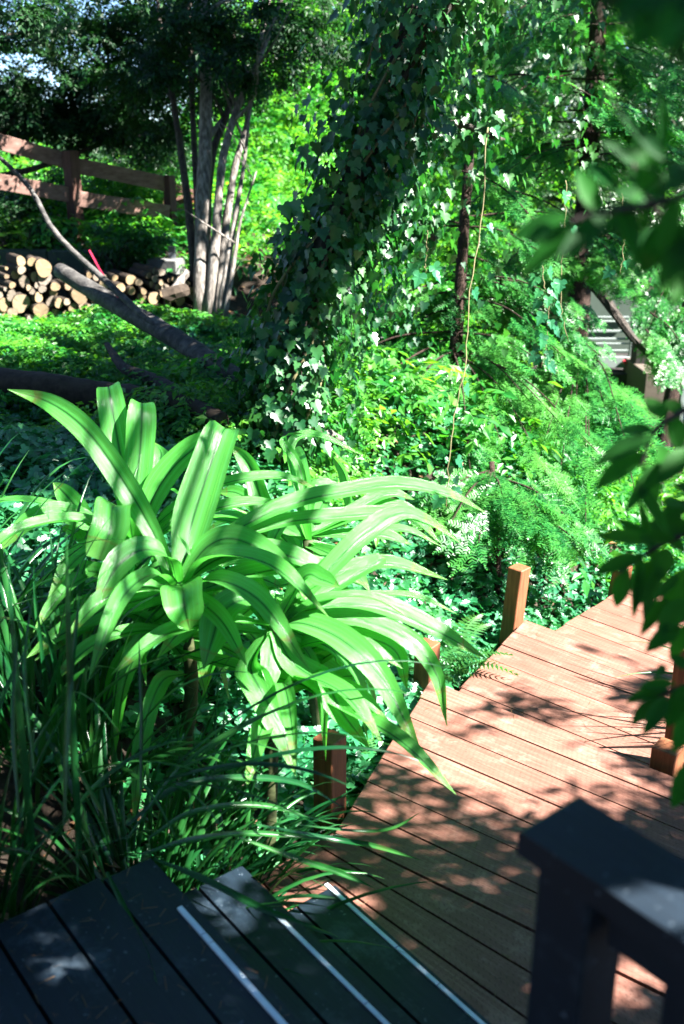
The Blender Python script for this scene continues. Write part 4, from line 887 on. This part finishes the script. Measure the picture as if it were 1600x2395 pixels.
# bushes behind the fence
for i, (px, py, Z, r_, rz, n, mt_, lb) in enumerate([(60, 480, 11.2, .8, .6, 900, 'olive', 'shadowed leafy shrub behind the left fence rails'), (250, 470, 11.3, .75, .5, 800, 'fresh', 'leafy shrub showing between the fence rails'), (350, 400, 12.0, .6, .6, 600, 'olive', 'tall pale-leaved shrub behind the end fence post'),
                                               (285, 575, 9.6, .35, .16, 420, 'ivy', 'low dark green shrub growing over the back of the woodpile'), (30, 520, 9.9, .45, .16, 260, 'dark', 'low dark shrub on top of the mossy block wall')]):
    b0 = P(px, py+60, Z); q = np.array([b0[0], b0[1], gz(b0[0], b0[1])]); root = thing('leafy_shrub', q, lb, 'shrub', 'shrubs around the fence'); mb = MB()
    for k in range(5): limb(mb, q-np.array([0, 0, .1]), P(px+rnd.uniform(-60, 60), py, Z), .015, .004)
    mb.build('stems', M['bark'], root, smooth=True); crown(crown_blob(TWIGS, P(px, py, Z), (r_, r_*.6, rz), n, .12, .24), M[mt_], root)
# sunlit background trees
bgt = [(640, 15.0, 320, [B(640, 330, 14.5, 1.3, 1.3, 2850), B(720, 560, 14, 1.1, .9, 2090), B(620, 520, 13.5, .8, .7, 1520)], 'fresh', 'bright sunlit leafy tree between the pale trunks and the ivy column'),
       (720, 17.0, 100, [B(720, 120, 16.5, 1.5, 1.2, 2470), B(600, 160, 17, 1.2, 1.0, 1520), B(800, 260, 17, 1.3, 1.2, 1900)], 'fresh', 'tall light green tree behind the bright leafy tree'),
       (420, 17.0, 250, [B(400, 330, 16.5, 1.3, 1.0, 1710), B(520, 480, 16, 1.2, 1.0, 1710), B(250, 350, 17, 1.3, .8, 1520)], 'olive', 'grey-green tree far behind the fence'),
       (100, 18.0, 400, [B(100, 420, 17.5, 1.8, 1.0, 2090), B(-100, 380, 17, 1.5, 1.2, 1710)], 'olive', 'grey-green tree behind the left end of the fence'),
       (950, 15.0, 500, [B(930, 620, 14, 1.3, 1.2, 2280), B(1000, 850, 12.5, 1.1, .8, 1900), B(830, 800, 12, .9, .7, 1710), B(1080, 420, 15, 1.5, 1.4, 2470)], 'fresh', 'bright green bushy tree glowing behind the ivy curtain'),
       (1250, 16.0, 300, [B(1200, 200, 15.5, 1.6, 1.5, 2850), B(1330, 480, 16, 1.3, 1.2, 1900), B(1050, 100, 16, 1.4, 1.4, 2280)], 'olive', 'grey-green tree behind the redwood sprays at centre right'),
       (1560, 17.0, 300, [B(1540, 150, 16.5, 1.7, 1.6, 2850), B(1480, 480, 18, 1.3, 1.0, 1710), B(1620, 450, 16, 1.3, 1.2, 1900)], 'olive', 'grey-green tree filling the right edge above the pale building')]
for (px, Z, ty, bl, mt_, lb) in bgt:
    tree('leafy_tree', lb, base_at(px, Z), P(px+20, ty, Z), .13, bl, mt_, size=(.15, .33), droop=.25)
# far wood beyond: one mass
parts = []
for i in range(34):
    px = -1100+i*140; Z = rnd.uniform(22, 27); top = 250 if px < 520 else -500
    for py in range(800, top, -200): parts += crown_blob(TWIGS[:1], P(px+rnd.uniform(-40, 40), py+rnd.uniform(-60, 60), Z), (2.0, 1.4, 1.5), 300, .5, .95, .3)
V, F = merge_arrays(parts); o = np_mesh('distant_woods', V, F, M['olive']); tag(o, 'far green woods closing the view behind the garden', 'woods', None, 'stuff')

# ------------------------------------------------------------------ ivy-covered trunk
ZI = 5.5
ip = [P(655, 1060, ZI), P(668, 900, ZI), P(700, 740, ZI), P(760, 580, ZI), P(830, 420, ZI), P(900, 250, ZI), P(960, 60, ZI), P(1010, -150, ZI), P(1060, -500, ZI)]
ivt = thing('ivy_covered_tree', (ip[0][0], ip[0][1], gz(ip[0][0], ip[0][1])), 'leaning tree trunk smothered in dark glossy ivy with hanging curtains', 'tree')
mb = MB(); ic = spline(ip, 30); ic[0][2] = gz(*ic[0][:2])-.2; mb.tube(ic, np.linspace(.09, .05, 30), 9, wob=.05)
limbs = [[P(900, 250, ZI), P(1010, 60, ZI-.1), P(1150, -80, ZI-.1), P(1320, -140, ZI)], [P(830, 420, ZI), P(930, 330, ZI+.2), P(1060, 290, ZI+.4), P(1180, 330, ZI+.4)], [P(960, 60, ZI), P(1060, -60, ZI+.3), P(1200, -80, ZI+.6), P(1420, -60, ZI+.8)], [P(760, 580, ZI), P(850, 520, ZI+.2), P(950, 520, ZI+.3), P(1020, 560, ZI+.3)]]
for lm in limbs: mb.tube(spline(lm, 14), np.linspace(.04, .015, 14), 7, wob=.05)
mb.build('trunk', M['bark'], ivt, smooth=True)
for q in range(6):
    ph = q*1.05; k = spline(ip, 40); tt_ = np.linspace(0, 1, 40); off = np.stack([np.cos(ph+tt_*5)*.15, np.sin(ph+tt_*5)*.15, np.zeros(40)], 1)*(1+.35*np.sin(tt_*19+ph))[:, None]
    vm = MB(); vm.tube(k+off, np.linspace(.011, .006, 40), 6, wob=.1); vm.build('stem', M['vine'], ivt, smooth=True)
def ivy_on(path, n, r0, r1, smin=.030, smax=.088, seed=0):
    t = rng.random(n); k = spline(path, 60); T = np.gradient(k, axis=0); i = (t*59).astype(int); c = k[i]
    a = rng.normal(size=(n, 3)); Tn = unit_rows(T[i]); a -= Tn*np.sum(a*Tn, 1)[:, None]; a = unit_rows(a)
    lump = .65+.5*np.sin(t*23+a[:, 0]*2)*np.sin(t*11+a[:, 1]*3)+.2*rng.random(n)
    r = (r0+(r1-r0)*t)*np.clip(lump, .3, 1.3); r = r*rng.choice([.8, 1.0, 1.0, 1.2, 1.5], n); pos = c+a*r[:, None]
    Nn = a+np.array([0, 0, .45])+rng.normal(size=(n, 3))*.35; D = np.array([0, 0, -1.0])+a*.35+rng.normal(size=(n, 3))*.4
    return scatter_arrays(IVY[0], [IVY[1]], pos, D, Nn, rng.uniform(smin, smax, n))
def strand(top, ln, n, sway=.08, smin=.045, smax=.085, spread=.03):
    t = np.sort(rng.random(n)); x = np.cumsum(rng.normal(size=(n, 3))*sway/math.sqrt(n), 0); x[:, 2] = 0
    pos = np.array(top)+x+np.outer(t, [0, 0, -ln])+rng.normal(size=(n, 3))*spread
    az = rng.uniform(0, 6.28, n); a = np.stack([np.cos(az), np.sin(az), np.zeros(n)], 1)
    return scatter_arrays(IVY[0], [IVY[1]], pos, np.array([0, 0, -1.0])+a*.5, a+np.array([.25, -.35, .5])+rng.normal(size=(n, 3))*.4, rng.uniform(smin, smax, n)*(1-.35*t))
parts = [ivy_on(ip, 3300, .20, .32), ivy_on(ip[:4], 700, .22, .2)]
for lm in limbs: parts.append(ivy_on(lm, 200, .14, .12))
for lm, m in ((limbs[0], 20), (limbs[1], 9), (limbs[2], 22), (limbs[3], 4), (ip[3:8], 16)):
    k = spline(lm, 40)
    for i in range(m):
        q = k[rnd.randrange(40)]+np.array([rnd.uniform(-.1, .15), rnd.uniform(-.3, .3), 0]); ln = rnd.uniform(.3, 1.5) if lm is not limbs[3] else rnd.uniform(.2, .7)
        parts.append(strand(q, ln, int(8+ln*22), spread=.05))
V, F = merge_arrays(parts); np_mesh('ivy', V, F, M['ivy'], ivt)
# separate thin hanging vines
def vine(pts, Z, label, leaves, seed=0, r=.0042):
    c = spline([P(x, y, Z) for x, y in pts], 30); c += rng.normal(size=c.shape)*.004
    root = thing('hanging_vine', c[0], label, 'vine', 'thin hanging vines'); mb = MB(); mb.tube(c, np.linspace(r, r*.7, 30), 5); mb.build('stem', M['vine'], root, smooth=True)
    n = len(leaves); i = (np.array(leaves)*29).astype(int); az = rng.uniform(0, 6.28, n); a = np.stack([np.cos(az), np.sin(az)*.4, np.zeros(n)], 1)
    scatter('leaves', IVY, c[i]+a*.05, a*.6+np.array([0, 0, -.8]), a*.4+np.array([.4, -.9, .4])+rng.normal(size=(n, 3))*.25, rng.uniform(.05, .085, n), M['ivy_ground'], root)
vine([(1140, 300), (1125, 520), (1098, 700), (1088, 850), (1065, 960), (1050, 1080), (1044, 1185)], 5.3, 'longest pale hanging vine, its leafy tip ending above the lily leaves', [.02, .1, .2, .33, .46, .6, .72, .8, .84, .87, .9, .92, .94, .96, .98])
vine([(1268, 620), (1282, 740), (1270, 860)], 5.8, 'tangled thin vine hanging left of the big redwood trunk', list(np.linspace(.05, .98, 26)), r=.003)
vine([(1325, 420), (1318, 560), (1312, 720), (1330, 800)], 5.6, 'thin vine hanging in front of the big redwood trunk', [.1, .3, .55, .8, .95], r=.003)
vine([(1000, 540), (995, 640)], 5.0, 'short pale vine with a tuft of leaves at its tip', [.3, .7, .8, .9, .97, .99], r=.003)
vine([(1455, 450), (1460, 560), (1452, 640)], 5.4, 'short thin vine at right above the pale building', [.2, .5, .8, .95], r=.003)

# ------------------------------------------------------------------ redwoods
def redwood(label, base, top, r0, boughs, size, bark='red_bark', n_sp=22, mat='redwood'):
    base = np.array(base, float); top = np.array(top, float); root = thing('redwood_tree', base, label, 'tree', 'redwoods beside the walkway'); mb = MB()
    mb.tube(spline([base-np.array([0, 0, .3]), (base+top)/2, top], 14), np.linspace(r0, r0*.55, 14), 12, wob=.05); parts = []
    for (a, b, ns) in boughs:
        a = np.array(a); b = np.array(b); sag = np.array([0, 0, .10*np.linalg.norm(b-a)]); c = spline([a, (a+b)/2+sag, b], 16); mb.tube(c, np.linspace(.009, .003, 16), 5)
        t = rng.uniform(.12, 1, ns); i = (t*15).astype(int); ax = unit(b-a); sd = np.cross(ax, [0, 0, 1.0]); sg = rng.choice([-1, 1], ns)
        D = ax*1.0+np.outer(sg*rng.uniform(.05, .75, ns), sd)+np.array([0, 0, -.22])+rng.normal(size=(ns, 3))*.12
        Nn = np.array([0, -.25, 1.0])+rng.normal(size=(ns, 3))*.28; pos = c[i]+rng.normal(size=(ns, 3))*.035; sc = size*rng.uniform(.6, 1.2, ns); tt = rng.integers(0, 3, ns)
        for q in range(3):
            k = tt == q
            if k.any(): parts.append(scatter_arrays(SPRAYS[q][0], [SPRAYS[q][1]], pos[k], D[k], Nn[k], sc[k]))
    mb.build('trunk', M[bark], root, smooth=True); crown(parts, M[mat], root); return root
def bough_set(cx, cy, Z, spread, n, ns, ln, down=.35, toward=.35, vx=None):
    out = []
    for i in range(n):
        a = P(cx+rnd.uniform(-30, 30), cy+rnd.uniform(-spread, spread), Z); az = rnd.uniform(0, 6.283); l = ln*rnd.uniform(.6, 1.2)
        d = np.array([math.cos(az), math.sin(az)*.8-toward*.3, -down*rnd.uniform(.4, 1.4)]); out.append((a, a+d*l, ns))
    return out
b1_ = P(1050, 1060, 7.4); bs1 = np.array([b1_[0], b1_[1], gz(b1_[0], b1_[1])])
redwood('slender young redwood with a thin dark trunk behind the long hanging vine', bs1, P(1110, 200, 7.4), .055,
        bough_set(1062, 790, 7.4, 140, 10, 13, 1.1)+bough_set(1075, 450, 7.4, 280, 28, 14, 1.1)+[(P(1060, 820, 7.4), P(x, y, z), 13) for (x, y, z) in ((1250, 950, 6.6), (1330, 1010, 6.6), (840, 1080, 6.6), (1180, 1060, 6.4), (1290, 1130, 6.2), (1400, 1060, 6.5), (1100, 1100, 6.2), (930, 1000, 6.4))], .30)
b2_ = P(1350, 800, 9.0); bs2 = np.array([b2_[0], b2_[1], gz(b2_[0], b2_[1])])
redwood('large redwood with a thick red-brown trunk left of the pale building', bs2, P(1410, -100, 9.0), .13,
        bough_set(1360, 140, 9.0, 240, 44, 15, 1.4)+[(P(1355, y0, 9.0), P(x, y, z), 15) for (y0, x, y, z) in ((760, 1180, 900, 7.4), (780, 1280, 960, 7.2), (800, 1340, 1040, 7.0), (840, 1460, 1020, 6.9), (820, 1220, 1060, 7.0), (860, 1380, 1120, 6.6), (860, 1300, 1180, 6.3), (880, 1450, 1130, 6.7), (880, 1230, 1200, 6.2), (880, 1540, 1060, 7.2), (600, 1480, 640, 8.3), (560, 1520, 620, 8.4), (620, 1440, 660, 8.2), (600, 1200, 740, 7.6), (560, 1180, 620, 7.6), (640, 1150, 800, 7.4), (880, 1370, 1220, 6.2), (880, 1500, 1200, 6.6))], .38)
b3_ = P(1180, 1290, 6.0); bs3 = np.array([b3_[0], b3_[1], gz(b3_[0], b3_[1])])
redwood('low redwood sapling drooping over the ivy behind the corner post', bs3, P(1150, 1080, 6.2), .03,
        [(P(1150, 1100+rnd.uniform(0, 80), 6.2), P(x, y, z), 16) for (x, y, z) in ((1050, 1230, 5.8), (1120, 1270, 5.6), (1220, 1270, 5.7), (1300, 1280, 5.7), (1350, 1230, 5.9), (1260, 1190, 5.8), (1180, 1180, 5.7), (1010, 1180, 6.0), (1380, 1290, 5.9), (1080, 1150, 6.0))], .28)
b4_ = P(1560, 800, 11.0); bs4 = np.array([b4_[0], b4_[1], gz(b4_[0], b4_[1])])
redwood('golden-lit redwood limb sweeping down at the right edge in front of the building', bs4, P(1700, 300, 11.0), .10,
        [(P(1510, 770, 8.7), P(1570, 880, 8.4), 22), (P(1520, 730, 8.8), P(1610, 830, 8.6), 24), (P(1600, 600, 9.5), P(1520, 760, 9.0), 26), (P(1640, 700, 9.5), P(1560, 830, 9.0), 26), (P(1640, 620, 9.5), P(1530, 700, 9.2), 22), (P(1650, 500, 9.5), P(1500, 620, 9.2), 26)], .34)
mb = MB(); mb.tube(spline([P(1380, 655, 9.0), P(1430, 720, 8.9), P(1480, 790, 8.7), P(1540, 850, 8.6)], 14), np.linspace(.055, .025, 14), 8, wob=.06)
o = mb.build('bare_limb', M['bark'], None, org=P(1380, 655, 9.0)); tag(o, 'lit slanting limb crossing in front of the pale building', 'branch')

# ------------------------------------------------------------------ pale building at right
ZH = 12.8
h0 = P(1440, 930, ZH); hb = np.array([h0[0], h0[1], -2.2])
hs = thing('pale_building', hb, 'pale green-grey building with white-edged siding and a red lamp, behind the trees', 'building')
def hbox(name, x0, x1, y0, y1, Z, dep, mat, par=hs):
    a, b = P(x0, y0, Z), P(x1, y1, Z); c = (a+b)/2; c[1] = (a[1]+b[1])/2+dep; mb = MB(); mb.bevbox(c, (abs(b[0]-a[0])/2, 0, 0), (0, dep, 0), (0, 0, abs(a[2]-b[2])/2), .006); return mb.build(name, M[mat], par)
wl = hbox('wall', 1330, 1486, 640, 833, ZH, .8, 'siding')
for y in (700, 740, 750, 772, 790, 802, 818): hbox('board_edge', 1362, 1472, y, y+(4 if y not in (772, 790) else 6), ZH-.03, .01, 'white_paint', wl)
hbox('upper_panel', 1392, 1440, 694, 722, ZH-.02, .008, 'white_paint', wl)
hbox('door', 1400, 1476, 834, 862, ZH-.01, .05, 'white_paint'); hbox('corner_trim', 1474, 1486, 745, 880, ZH-.05, .03, 'white_paint')
hbox('lamp', 1459, 1468, 844, 851, ZH-.1, .04, 'redplastic')
hbox('porch_post', 1486, 1516, 800, 895, ZH-.4, .12, 'dark_void'); hbox('side_wall', 1505, 1594, 868, 1010, ZH-.8, .5, 'tan'); hbox('window_trim', 1590, 1600, 895, 1000, ZH-.83, .02, 'white_paint'); hbox('window', 1600, 1680, 905, 990, ZH-.82, .015, 'glass')
hbox('foundation', 1300, 1620, 862, 1200, ZH+.2, .8, 'dark_void')

# ------------------------------------------------------------------ overhanging evergreen by the stairs (near leaves and the shade on the steps)
tb = np.array([3.1, .4, gz(3.1, .4)])
nt_ = thing('overhanging_tree', tb, 'broad-leaved evergreen whose dark blurred branches hang in from the right', 'tree')
tm = MB(); tt = np.array([3.3, .2, 4.8]); trunk = spline([tb-np.array([0, 0, .3]), tb+(tt-tb)*.5+np.array([.1, .1, 0]), tt], 14); tm.tube(trunk, np.linspace(.13, .07, 14), 10, wob=.05)
near_parts = []
def sprig(Z, twig, leaves):
    """twig: picture points; leaves: (base x, base y, tip x, tip y, width) in picture pixels, around depth Z"""
    c = spline([P(x, y, Z+.03*rnd.uniform(-1, 1)) for x, y in twig], 12); tm.tube(c, np.linspace(.006, .0025, 12), 6)
    limb(tm, trunk[8], c[0], .025, .006, .1, 12, 6)
    leaves = list(leaves)+[(x0+rnd.uniform(-50, 60), y0+rnd.uniform(-60, 60), x1+rnd.uniform(-10, 90), y1+rnd.uniform(-90, 90), wd*.7) for (x0, y0, x1, y1, wd) in leaves if Z < 1.3 or rnd.random() < .3]
    for (x0, y0, x1, y1, wd) in leaves:
        x1 = x0+(x1-x0)*.86; y1 = y0+(y1-y0)*.86; wd *= .9
        za = Z+rnd.uniform(-.05, .05); a = P(x0, y0, za); b = P(x1, y1, za+rnd.uniform(-.05, .05)); ax = b-a; ln = np.linalg.norm(ax)
        vd = unit(np.array([0, 0, EYE])-a); nn = vd*.8+np.array([rnd.uniform(-.3, .5), 0, .7]); tv = BROAD[0].copy(); tv[:, 0] *= (wd*za/FPX)/(ln*.57)
        near_parts.append(scatter_arrays(tv, [BROAD[1]], a[None], ax[None], nn[None], [ln]))
sprig(1.05, [(1700, 420), (1560, 470), (1400, 500), (1330, 520)], [(1330, 505, 1165, 560, 62), (1340, 540, 1190, 660, 60), (1400, 500, 1345, 370, 60), (1420, 510, 1290, 610, 65), (1450, 480, 1500, 610, 60), (1480, 470, 1400, 560, 60), (1560, 470, 1470, 380, 90), (1600, 520, 1465, 660, 80), (1500, 450, 1530, 350, 70), (1560, 450, 1640, 350, 80), (1620, 560, 1530, 690, 80), (1540, 400, 1440, 330, 60)])
sprig(1.5, [(1720, 900), (1600, 960), (1530, 1010), (1500, 1090)], [(1530, 1010, 1420, 1000, 45), (1530, 1020, 1365, 1090, 55), (1510, 1060, 1370, 1150, 62), (1550, 980, 1510, 915, 60), (1570, 970, 1600, 1070, 60), (1540, 1040, 1570, 1150, 60), (1600, 960, 1540, 940, 45), (1500, 1090, 1560, 1200, 55), (1610, 1050, 1530, 1140, 60)])
sprig(1.6, [(1720, 1210), (1600, 1250), (1520, 1290), (1450, 1340)], [(1520, 1270, 1380, 1240, 50), (1500, 1300, 1370, 1345, 48), (1470, 1330, 1430, 1440, 52), (1520, 1310, 1480, 1440, 60), (1540, 1290, 1430, 1190, 45), (1560, 1280, 1540, 1370, 60), (1580, 1260, 1480, 1250, 50), (1600, 1330, 1555, 1490, 75), (1560, 1400, 1490, 1490, 42), (1600, 1400, 1530, 1500, 60), (1580, 1240, 1560, 1160, 50), (1620, 1240, 1500, 1210, 60)])
sprig(1.5, [(1720, 1560), (1620, 1600), (1560, 1620), (1500, 1650)], [(1560, 1610, 1450, 1640, 40), (1540, 1630, 1460, 1710, 40), (1560, 1630, 1500, 1730, 45), (1580, 1600, 1480, 1600, 36), (1600, 1600, 1550, 1730, 55), (1610, 1560, 1560, 1530, 40), (1640, 1640, 1560, 1780, 60), (1640, 1780, 1560, 1900, 70)])
sprig(.72, [(1800, -120), (1600, -60), (1480, -20), (1400, 10)], [(1560, -20, 1390, 60, 120), (1580, -10, 1470, 110, 130), (1640, 20, 1530, 130, 140), (1700, 100, 1560, 200, 110), (1500, -40, 1330, 0, 90), (1450, -60, 1380, -10, 80), (1640, -30, 1420, -20, 160), (1700, 0, 1560, 60, 160)])
sprig(1.15, [(1720, 620), (1600, 560), (1520, 470), (1480, 380)], [(1600, 560, 1480, 560, 55), (1560, 520, 1450, 640, 55), (1520, 470, 1420, 430, 50), (1500, 430, 1560, 330, 55), (1620, 570, 1590, 690, 60), (1490, 390, 1400, 310, 45), (1485, 380, 1520, 270, 45), (1640, 600, 1530, 640, 50)])
sprig(1.6, [(1740, 1420), (1640, 1440), (1580, 1460)], [(1640, 1440, 1540, 1420, 50), (1620, 1450, 1560, 1560, 55), (1590, 1460, 1500, 1530, 50), (1660, 1430, 1620, 1330, 50), (1650, 1450, 1610, 1570, 55)])
sprig(1.5, [(1740, 1130), (1650, 1160), (1600, 1180)], [(1650, 1160, 1560, 1120, 50), (1620, 1170, 1530, 1230, 50), (1650, 1160, 1610, 1280, 55), (1600, 1180, 1540, 1170, 45)])
sprig(1.1, [(1750, 760), (1640, 800), (1590, 830)], [(1660, 640, 1560, 700, 70), (1640, 600, 1570, 560, 60), (1640, 620, 1600, 740, 60)])
# shading crown above and right of the stairs: leaves placed for their shade, thick over the landing, open over the lilies
def shade_density(q0, q9):
    x, y = q0[:, 0], q0[:, 1]; x9, y9 = q9[:, 0], q9[:, 1]
    d = np.where((y < 2.55) & (x > -1.6) & (x < 3.0), 1.0, 0)
    d = np.maximum(d, np.where((y >= 2.2) & (y < 3.3), np.clip((3.1-y+.15*x)/.6, 0, 1)*.95*(x > -.4), 0))
    pt = .5+.5*np.sin(x*5.2+1.3*np.sin(y*4))*np.sin(y*6.1+1.1*np.sin(x*5.5)); d = np.maximum(d, np.where((y >= 2.6) & (y < 4.4) & (x > 0) & (x < 2.2), np.clip(pt-.5, 0, 1)*.7, 0))
    lil = (x9 > -1.25) & (x9 < .55) & (y9 > 2.55) & (y9 < 4.0); d = np.where(lil, d*.02+.004, d)
    gr = (x9 > -1.5) & (x9 < -.0) & (y9 > 2.1) & (y9 < 2.5); d = np.where(gr, .5, d)
    return d
n = 80000; hgt = rng.uniform(3.0, 5.2, n); q0 = np.stack([rng.uniform(-1.8, 2.8, n), rng.uniform(.3, 4.5, n), np.zeros(n)], 1)
pos = q0+L*(hgt/L[2])[:, None]; q9 = pos-L*((hgt-.9)/L[2])[:, None]
k = rng.random(n) < shade_density(q0, q9)*.9
GAPS = [(1500, 1080, 1.86, .035), (1530, 1340, 1.66, .03), (1540, 1650, 1.5, .05), (1590, 1450, 1.6, .04), (1420, 560, 2.2, .05), (1560, 620, 2.2, .08), (1400, 2300, 0, .05), (1550, 2110, 1.404, .055), (1470, 2100, 1.404, .015), (1255, 1930, 1.404, .02), (535, 2010, .36, .05), (500, 2090, .36, .05), (545, 2165, .36, .05), (680, 2050, .18, .06), (640, 2110, .18, .05), (740, 2040, .18, .05), (790, 2100, 0, .05), (1500, 2260, 0, .05), (100, 2090, .6, .03), (420, 1700, .8, .05), (300, 1750, .8, .04), (150, 1800, .8, .05), (520, 1850, .5, .05)]
for (gx, gy, gzz, gr_) in GAPS:     # openings among the leaves where spots of sun reach the steps and the cap rail
    d_ = P(gx, gy, 1.0)-np.array([0, 0, EYE]); gp = np.array([0, 0, EYE])+d_*((gzz-EYE)/d_[2]); qq = pos-L*((hgt-gzz)/L[2])[:, None]; e = qq[:, :2]-gp[:2]
    k &= ~((np.abs(e[:, 0]) < gr_*2.3) & (np.abs(e[:, 1]) < gr_*1.6))
pos = pos[k]; m = len(pos)
az = rng.normal(.2, .5, m)+np.pi*rng.integers(0, 2, m); Dd = np.stack([np.cos(az), np.sin(az), rng.uniform(-.8, .1, m)], 1); Nn = np.array([.2, 0, 1.0])+rng.normal(size=(m, 3))*.5
near_parts.append(scatter_arrays(BROAD[0]*np.array([.5, 1, 1]), [BROAD[1]], pos, Dd, Nn, rng.uniform(.07, .14, m)))
n = 9000; tg = np.stack([rng.uniform(-1.6, .9, n), rng.uniform(4.9, 6.3, n), rng.uniform(1.7, 3.6, n)], 1)  # unseen leaf clusters from here on, added to shade ivy, bank, trunks and redwoods
dn = np.clip((tg[:, 2]-1.75)/1.3, 0, 1)*np.where(tg[:, 0] < -.18, .85, .10)*(.35+.65*(np.sin(tg[:, 0]*4+tg[:, 2]*3)*np.sin(tg[:, 2]*5-tg[:, 0]*2) > -.25))
tg = tg[rng.random(n) < dn]; p2 = tg+L*rng.uniform(3.2, 5.5, len(tg))[:, None]; ok = drop_lit(p2); p2 = p2[ok]; tg = tg[ok]; az = rng.uniform(0, 6.28, len(tg))
near_parts.append(scatter_arrays(BROAD[0], [BROAD[1]], p2, np.stack([np.cos(az), np.sin(az), rng.uniform(-.8, .1, len(tg))], 1), np.array([.2, 0, 1.0])+rng.normal(size=(len(tg), 3))*.5, rng.uniform(.09, .15, len(tg))))
n = 5000; tg = np.stack([rng.uniform(-2.6, -.7, n), rng.uniform(4.3, 6.3, n), np.full(n, .85)], 1); tg = tg[rng.random(n) < .75]; p4 = tg+L*rng.uniform(5.0, 7.5, len(tg))[:, None]; ok = drop_lit(p4); p4 = p4[ok]; tg = tg[ok]; az = rng.uniform(0, 6.28, len(tg))
near_parts.append(scatter_arrays(BROAD[0], [BROAD[1]], p4, np.stack([np.cos(az), np.sin(az), rng.uniform(-.8, .1, len(tg))], 1), np.array([.2, 0, 1.0])+rng.normal(size=(len(tg), 3))*.5, rng.uniform(.09, .15, len(tg))))
n = 3000; tg = np.stack([rng.uniform(-1.5, -.8, n), rng.uniform(9.0, 10.0, n), rng.uniform(2.2, 3.9, n)], 1); tg = tg[rng.random(n) < .8]; p5 = tg+L*rng.uniform(4.5, 6.5, len(tg))[:, None]; ok = drop_lit(p5); p5 = p5[ok]; tg = tg[ok]; az = rng.uniform(0, 6.28, len(tg))
near_parts.append(scatter_arrays(BROAD[0], [BROAD[1]], p5, np.stack([np.cos(az), np.sin(az), rng.uniform(-.8, .1, len(tg))], 1), np.array([.2, 0, 1.0])+rng.normal(size=(len(tg), 3))*.5, rng.uniform(.09, .15, len(tg))))
n = 17000; tg = np.stack([rng.uniform(-.1, 3.6, n), rng.uniform(6.6, 9.4, n), rng.uniform(1.0, 3.9, n)], 1)
dn = np.clip((tg[:, 2]-1.15-1.0*np.clip(tg[:, 0], 0, 1.0))/.5, 0, 1)*np.where(tg[:, 2] > 2.2, .7, .45)*(.3+.7*(np.sin(tg[:, 0]*5+tg[:, 2]*3)*np.sin(tg[:, 2]*4-tg[:, 1]*2) > -.35))
tg = tg[rng.random(n) < dn]; p3 = tg+L*rng.uniform(2.6, 3.9, len(tg))[:, None]; ok = drop_lit(p3); p3 = p3[ok]; tg = tg[ok]; az = rng.uniform(0, 6.28, len(tg))
near_parts.append(scatter_arrays(BROAD[0], [BROAD[1]], p3, np.stack([np.cos(az), np.sin(az), rng.uniform(-.8, .1, len(tg))], 1), np.array([.2, 0, 1.0])+rng.normal(size=(len(tg), 3))*.5, rng.uniform(.10, .17, len(tg))))
tg = np.stack([P(x_, y_, .72) for x_, y_ in zip(rng.uniform(1330, 1680, 320), rng.uniform(-60, 190, 320))]); p6 = tg+L*rng.uniform(.9, 2.2, 320)[:, None]; az = rng.uniform(0, 6.28, 320)
near_parts.append(scatter_arrays(BROAD[0], [BROAD[1]], p6, np.stack([np.cos(az), np.sin(az), rng.uniform(-.8, .1, 320)], 1), L+rng.normal(size=(320, 3))*.4, rng.uniform(.08, .13, 320)))
tg = np.stack([rng.uniform(-.12, .05, 90), rng.uniform(3.05, 3.22, 90), rng.uniform(-.05, .3, 90)], 1); p7 = tg+L*rng.uniform(3.6, 5.0, 90)[:, None]; az = rng.uniform(0, 6.28, 90)
near_parts.append(scatter_arrays(BROAD[0], [BROAD[1]], p7, np.stack([np.cos(az), np.sin(az), rng.uniform(-.8, .1, 90)], 1), L+rng.normal(size=(90, 3))*.4, rng.uniform(.07, .12, 90)))
p2 = np.concatenate([p2, p7, p6, p3, p4, p5])
for i in range(16): limb(tm, trunk[13], p2[rnd.randrange(len(p2))], .03, .005, .1, 10, 6)
for i in range(14): limb(tm, trunk[rnd.randrange(7, 14)], pos[rnd.randrange(m)], .022, .004, .12, 9, 6)
tm.build('trunk', M['bark'], nt_, smooth=True)
V, F = merge_arrays(near_parts); np_mesh('crown', V, F, M['near'], nt_, smooth=True)

# out-of-view woods added around and above the camera to block sky light
parts = []
for (x, y) in [(-6.5, -3.5), (-4, -4.2), (-1.5, -4.5), (1, -4.5), (3.5, -4.0), (-7.0, -.5), (-6.5, 2.2), (-7.2, 4.8), (6.5, -3.0), (8.5, -1.0), (9.0, 2.0), (10.5, 5.0), (11, 8.0)]:
    for z in ((1.0, 3.0, 5.0, 7.0, 9.0) if x < 5 else (.5, 2.5, 4.5) if x < 9 else (.5, 2.5, 4.5, 6.2)): parts += crown_blob(TWIGS[:1], (x, y, z), (1.6, 1.3, 1.4), 260, .4, .8, .3)
for x in np.arange(-8, -.4, 1.5):
    for y in np.arange(-5, 8, 1.6): parts += crown_blob(TWIGS[:1], (x, y, 9.6+rnd.uniform(-.5, .5)), (1.2, 1.2, .6), 90, .4, .8, .3)
V, F = merge_arrays(parts); o = np_mesh('sky_blocker_woods', V, F, M['dark']); tag(o, 'unseen dark woods added around the clearing to block sky light', 'woods', None, 'stuff')
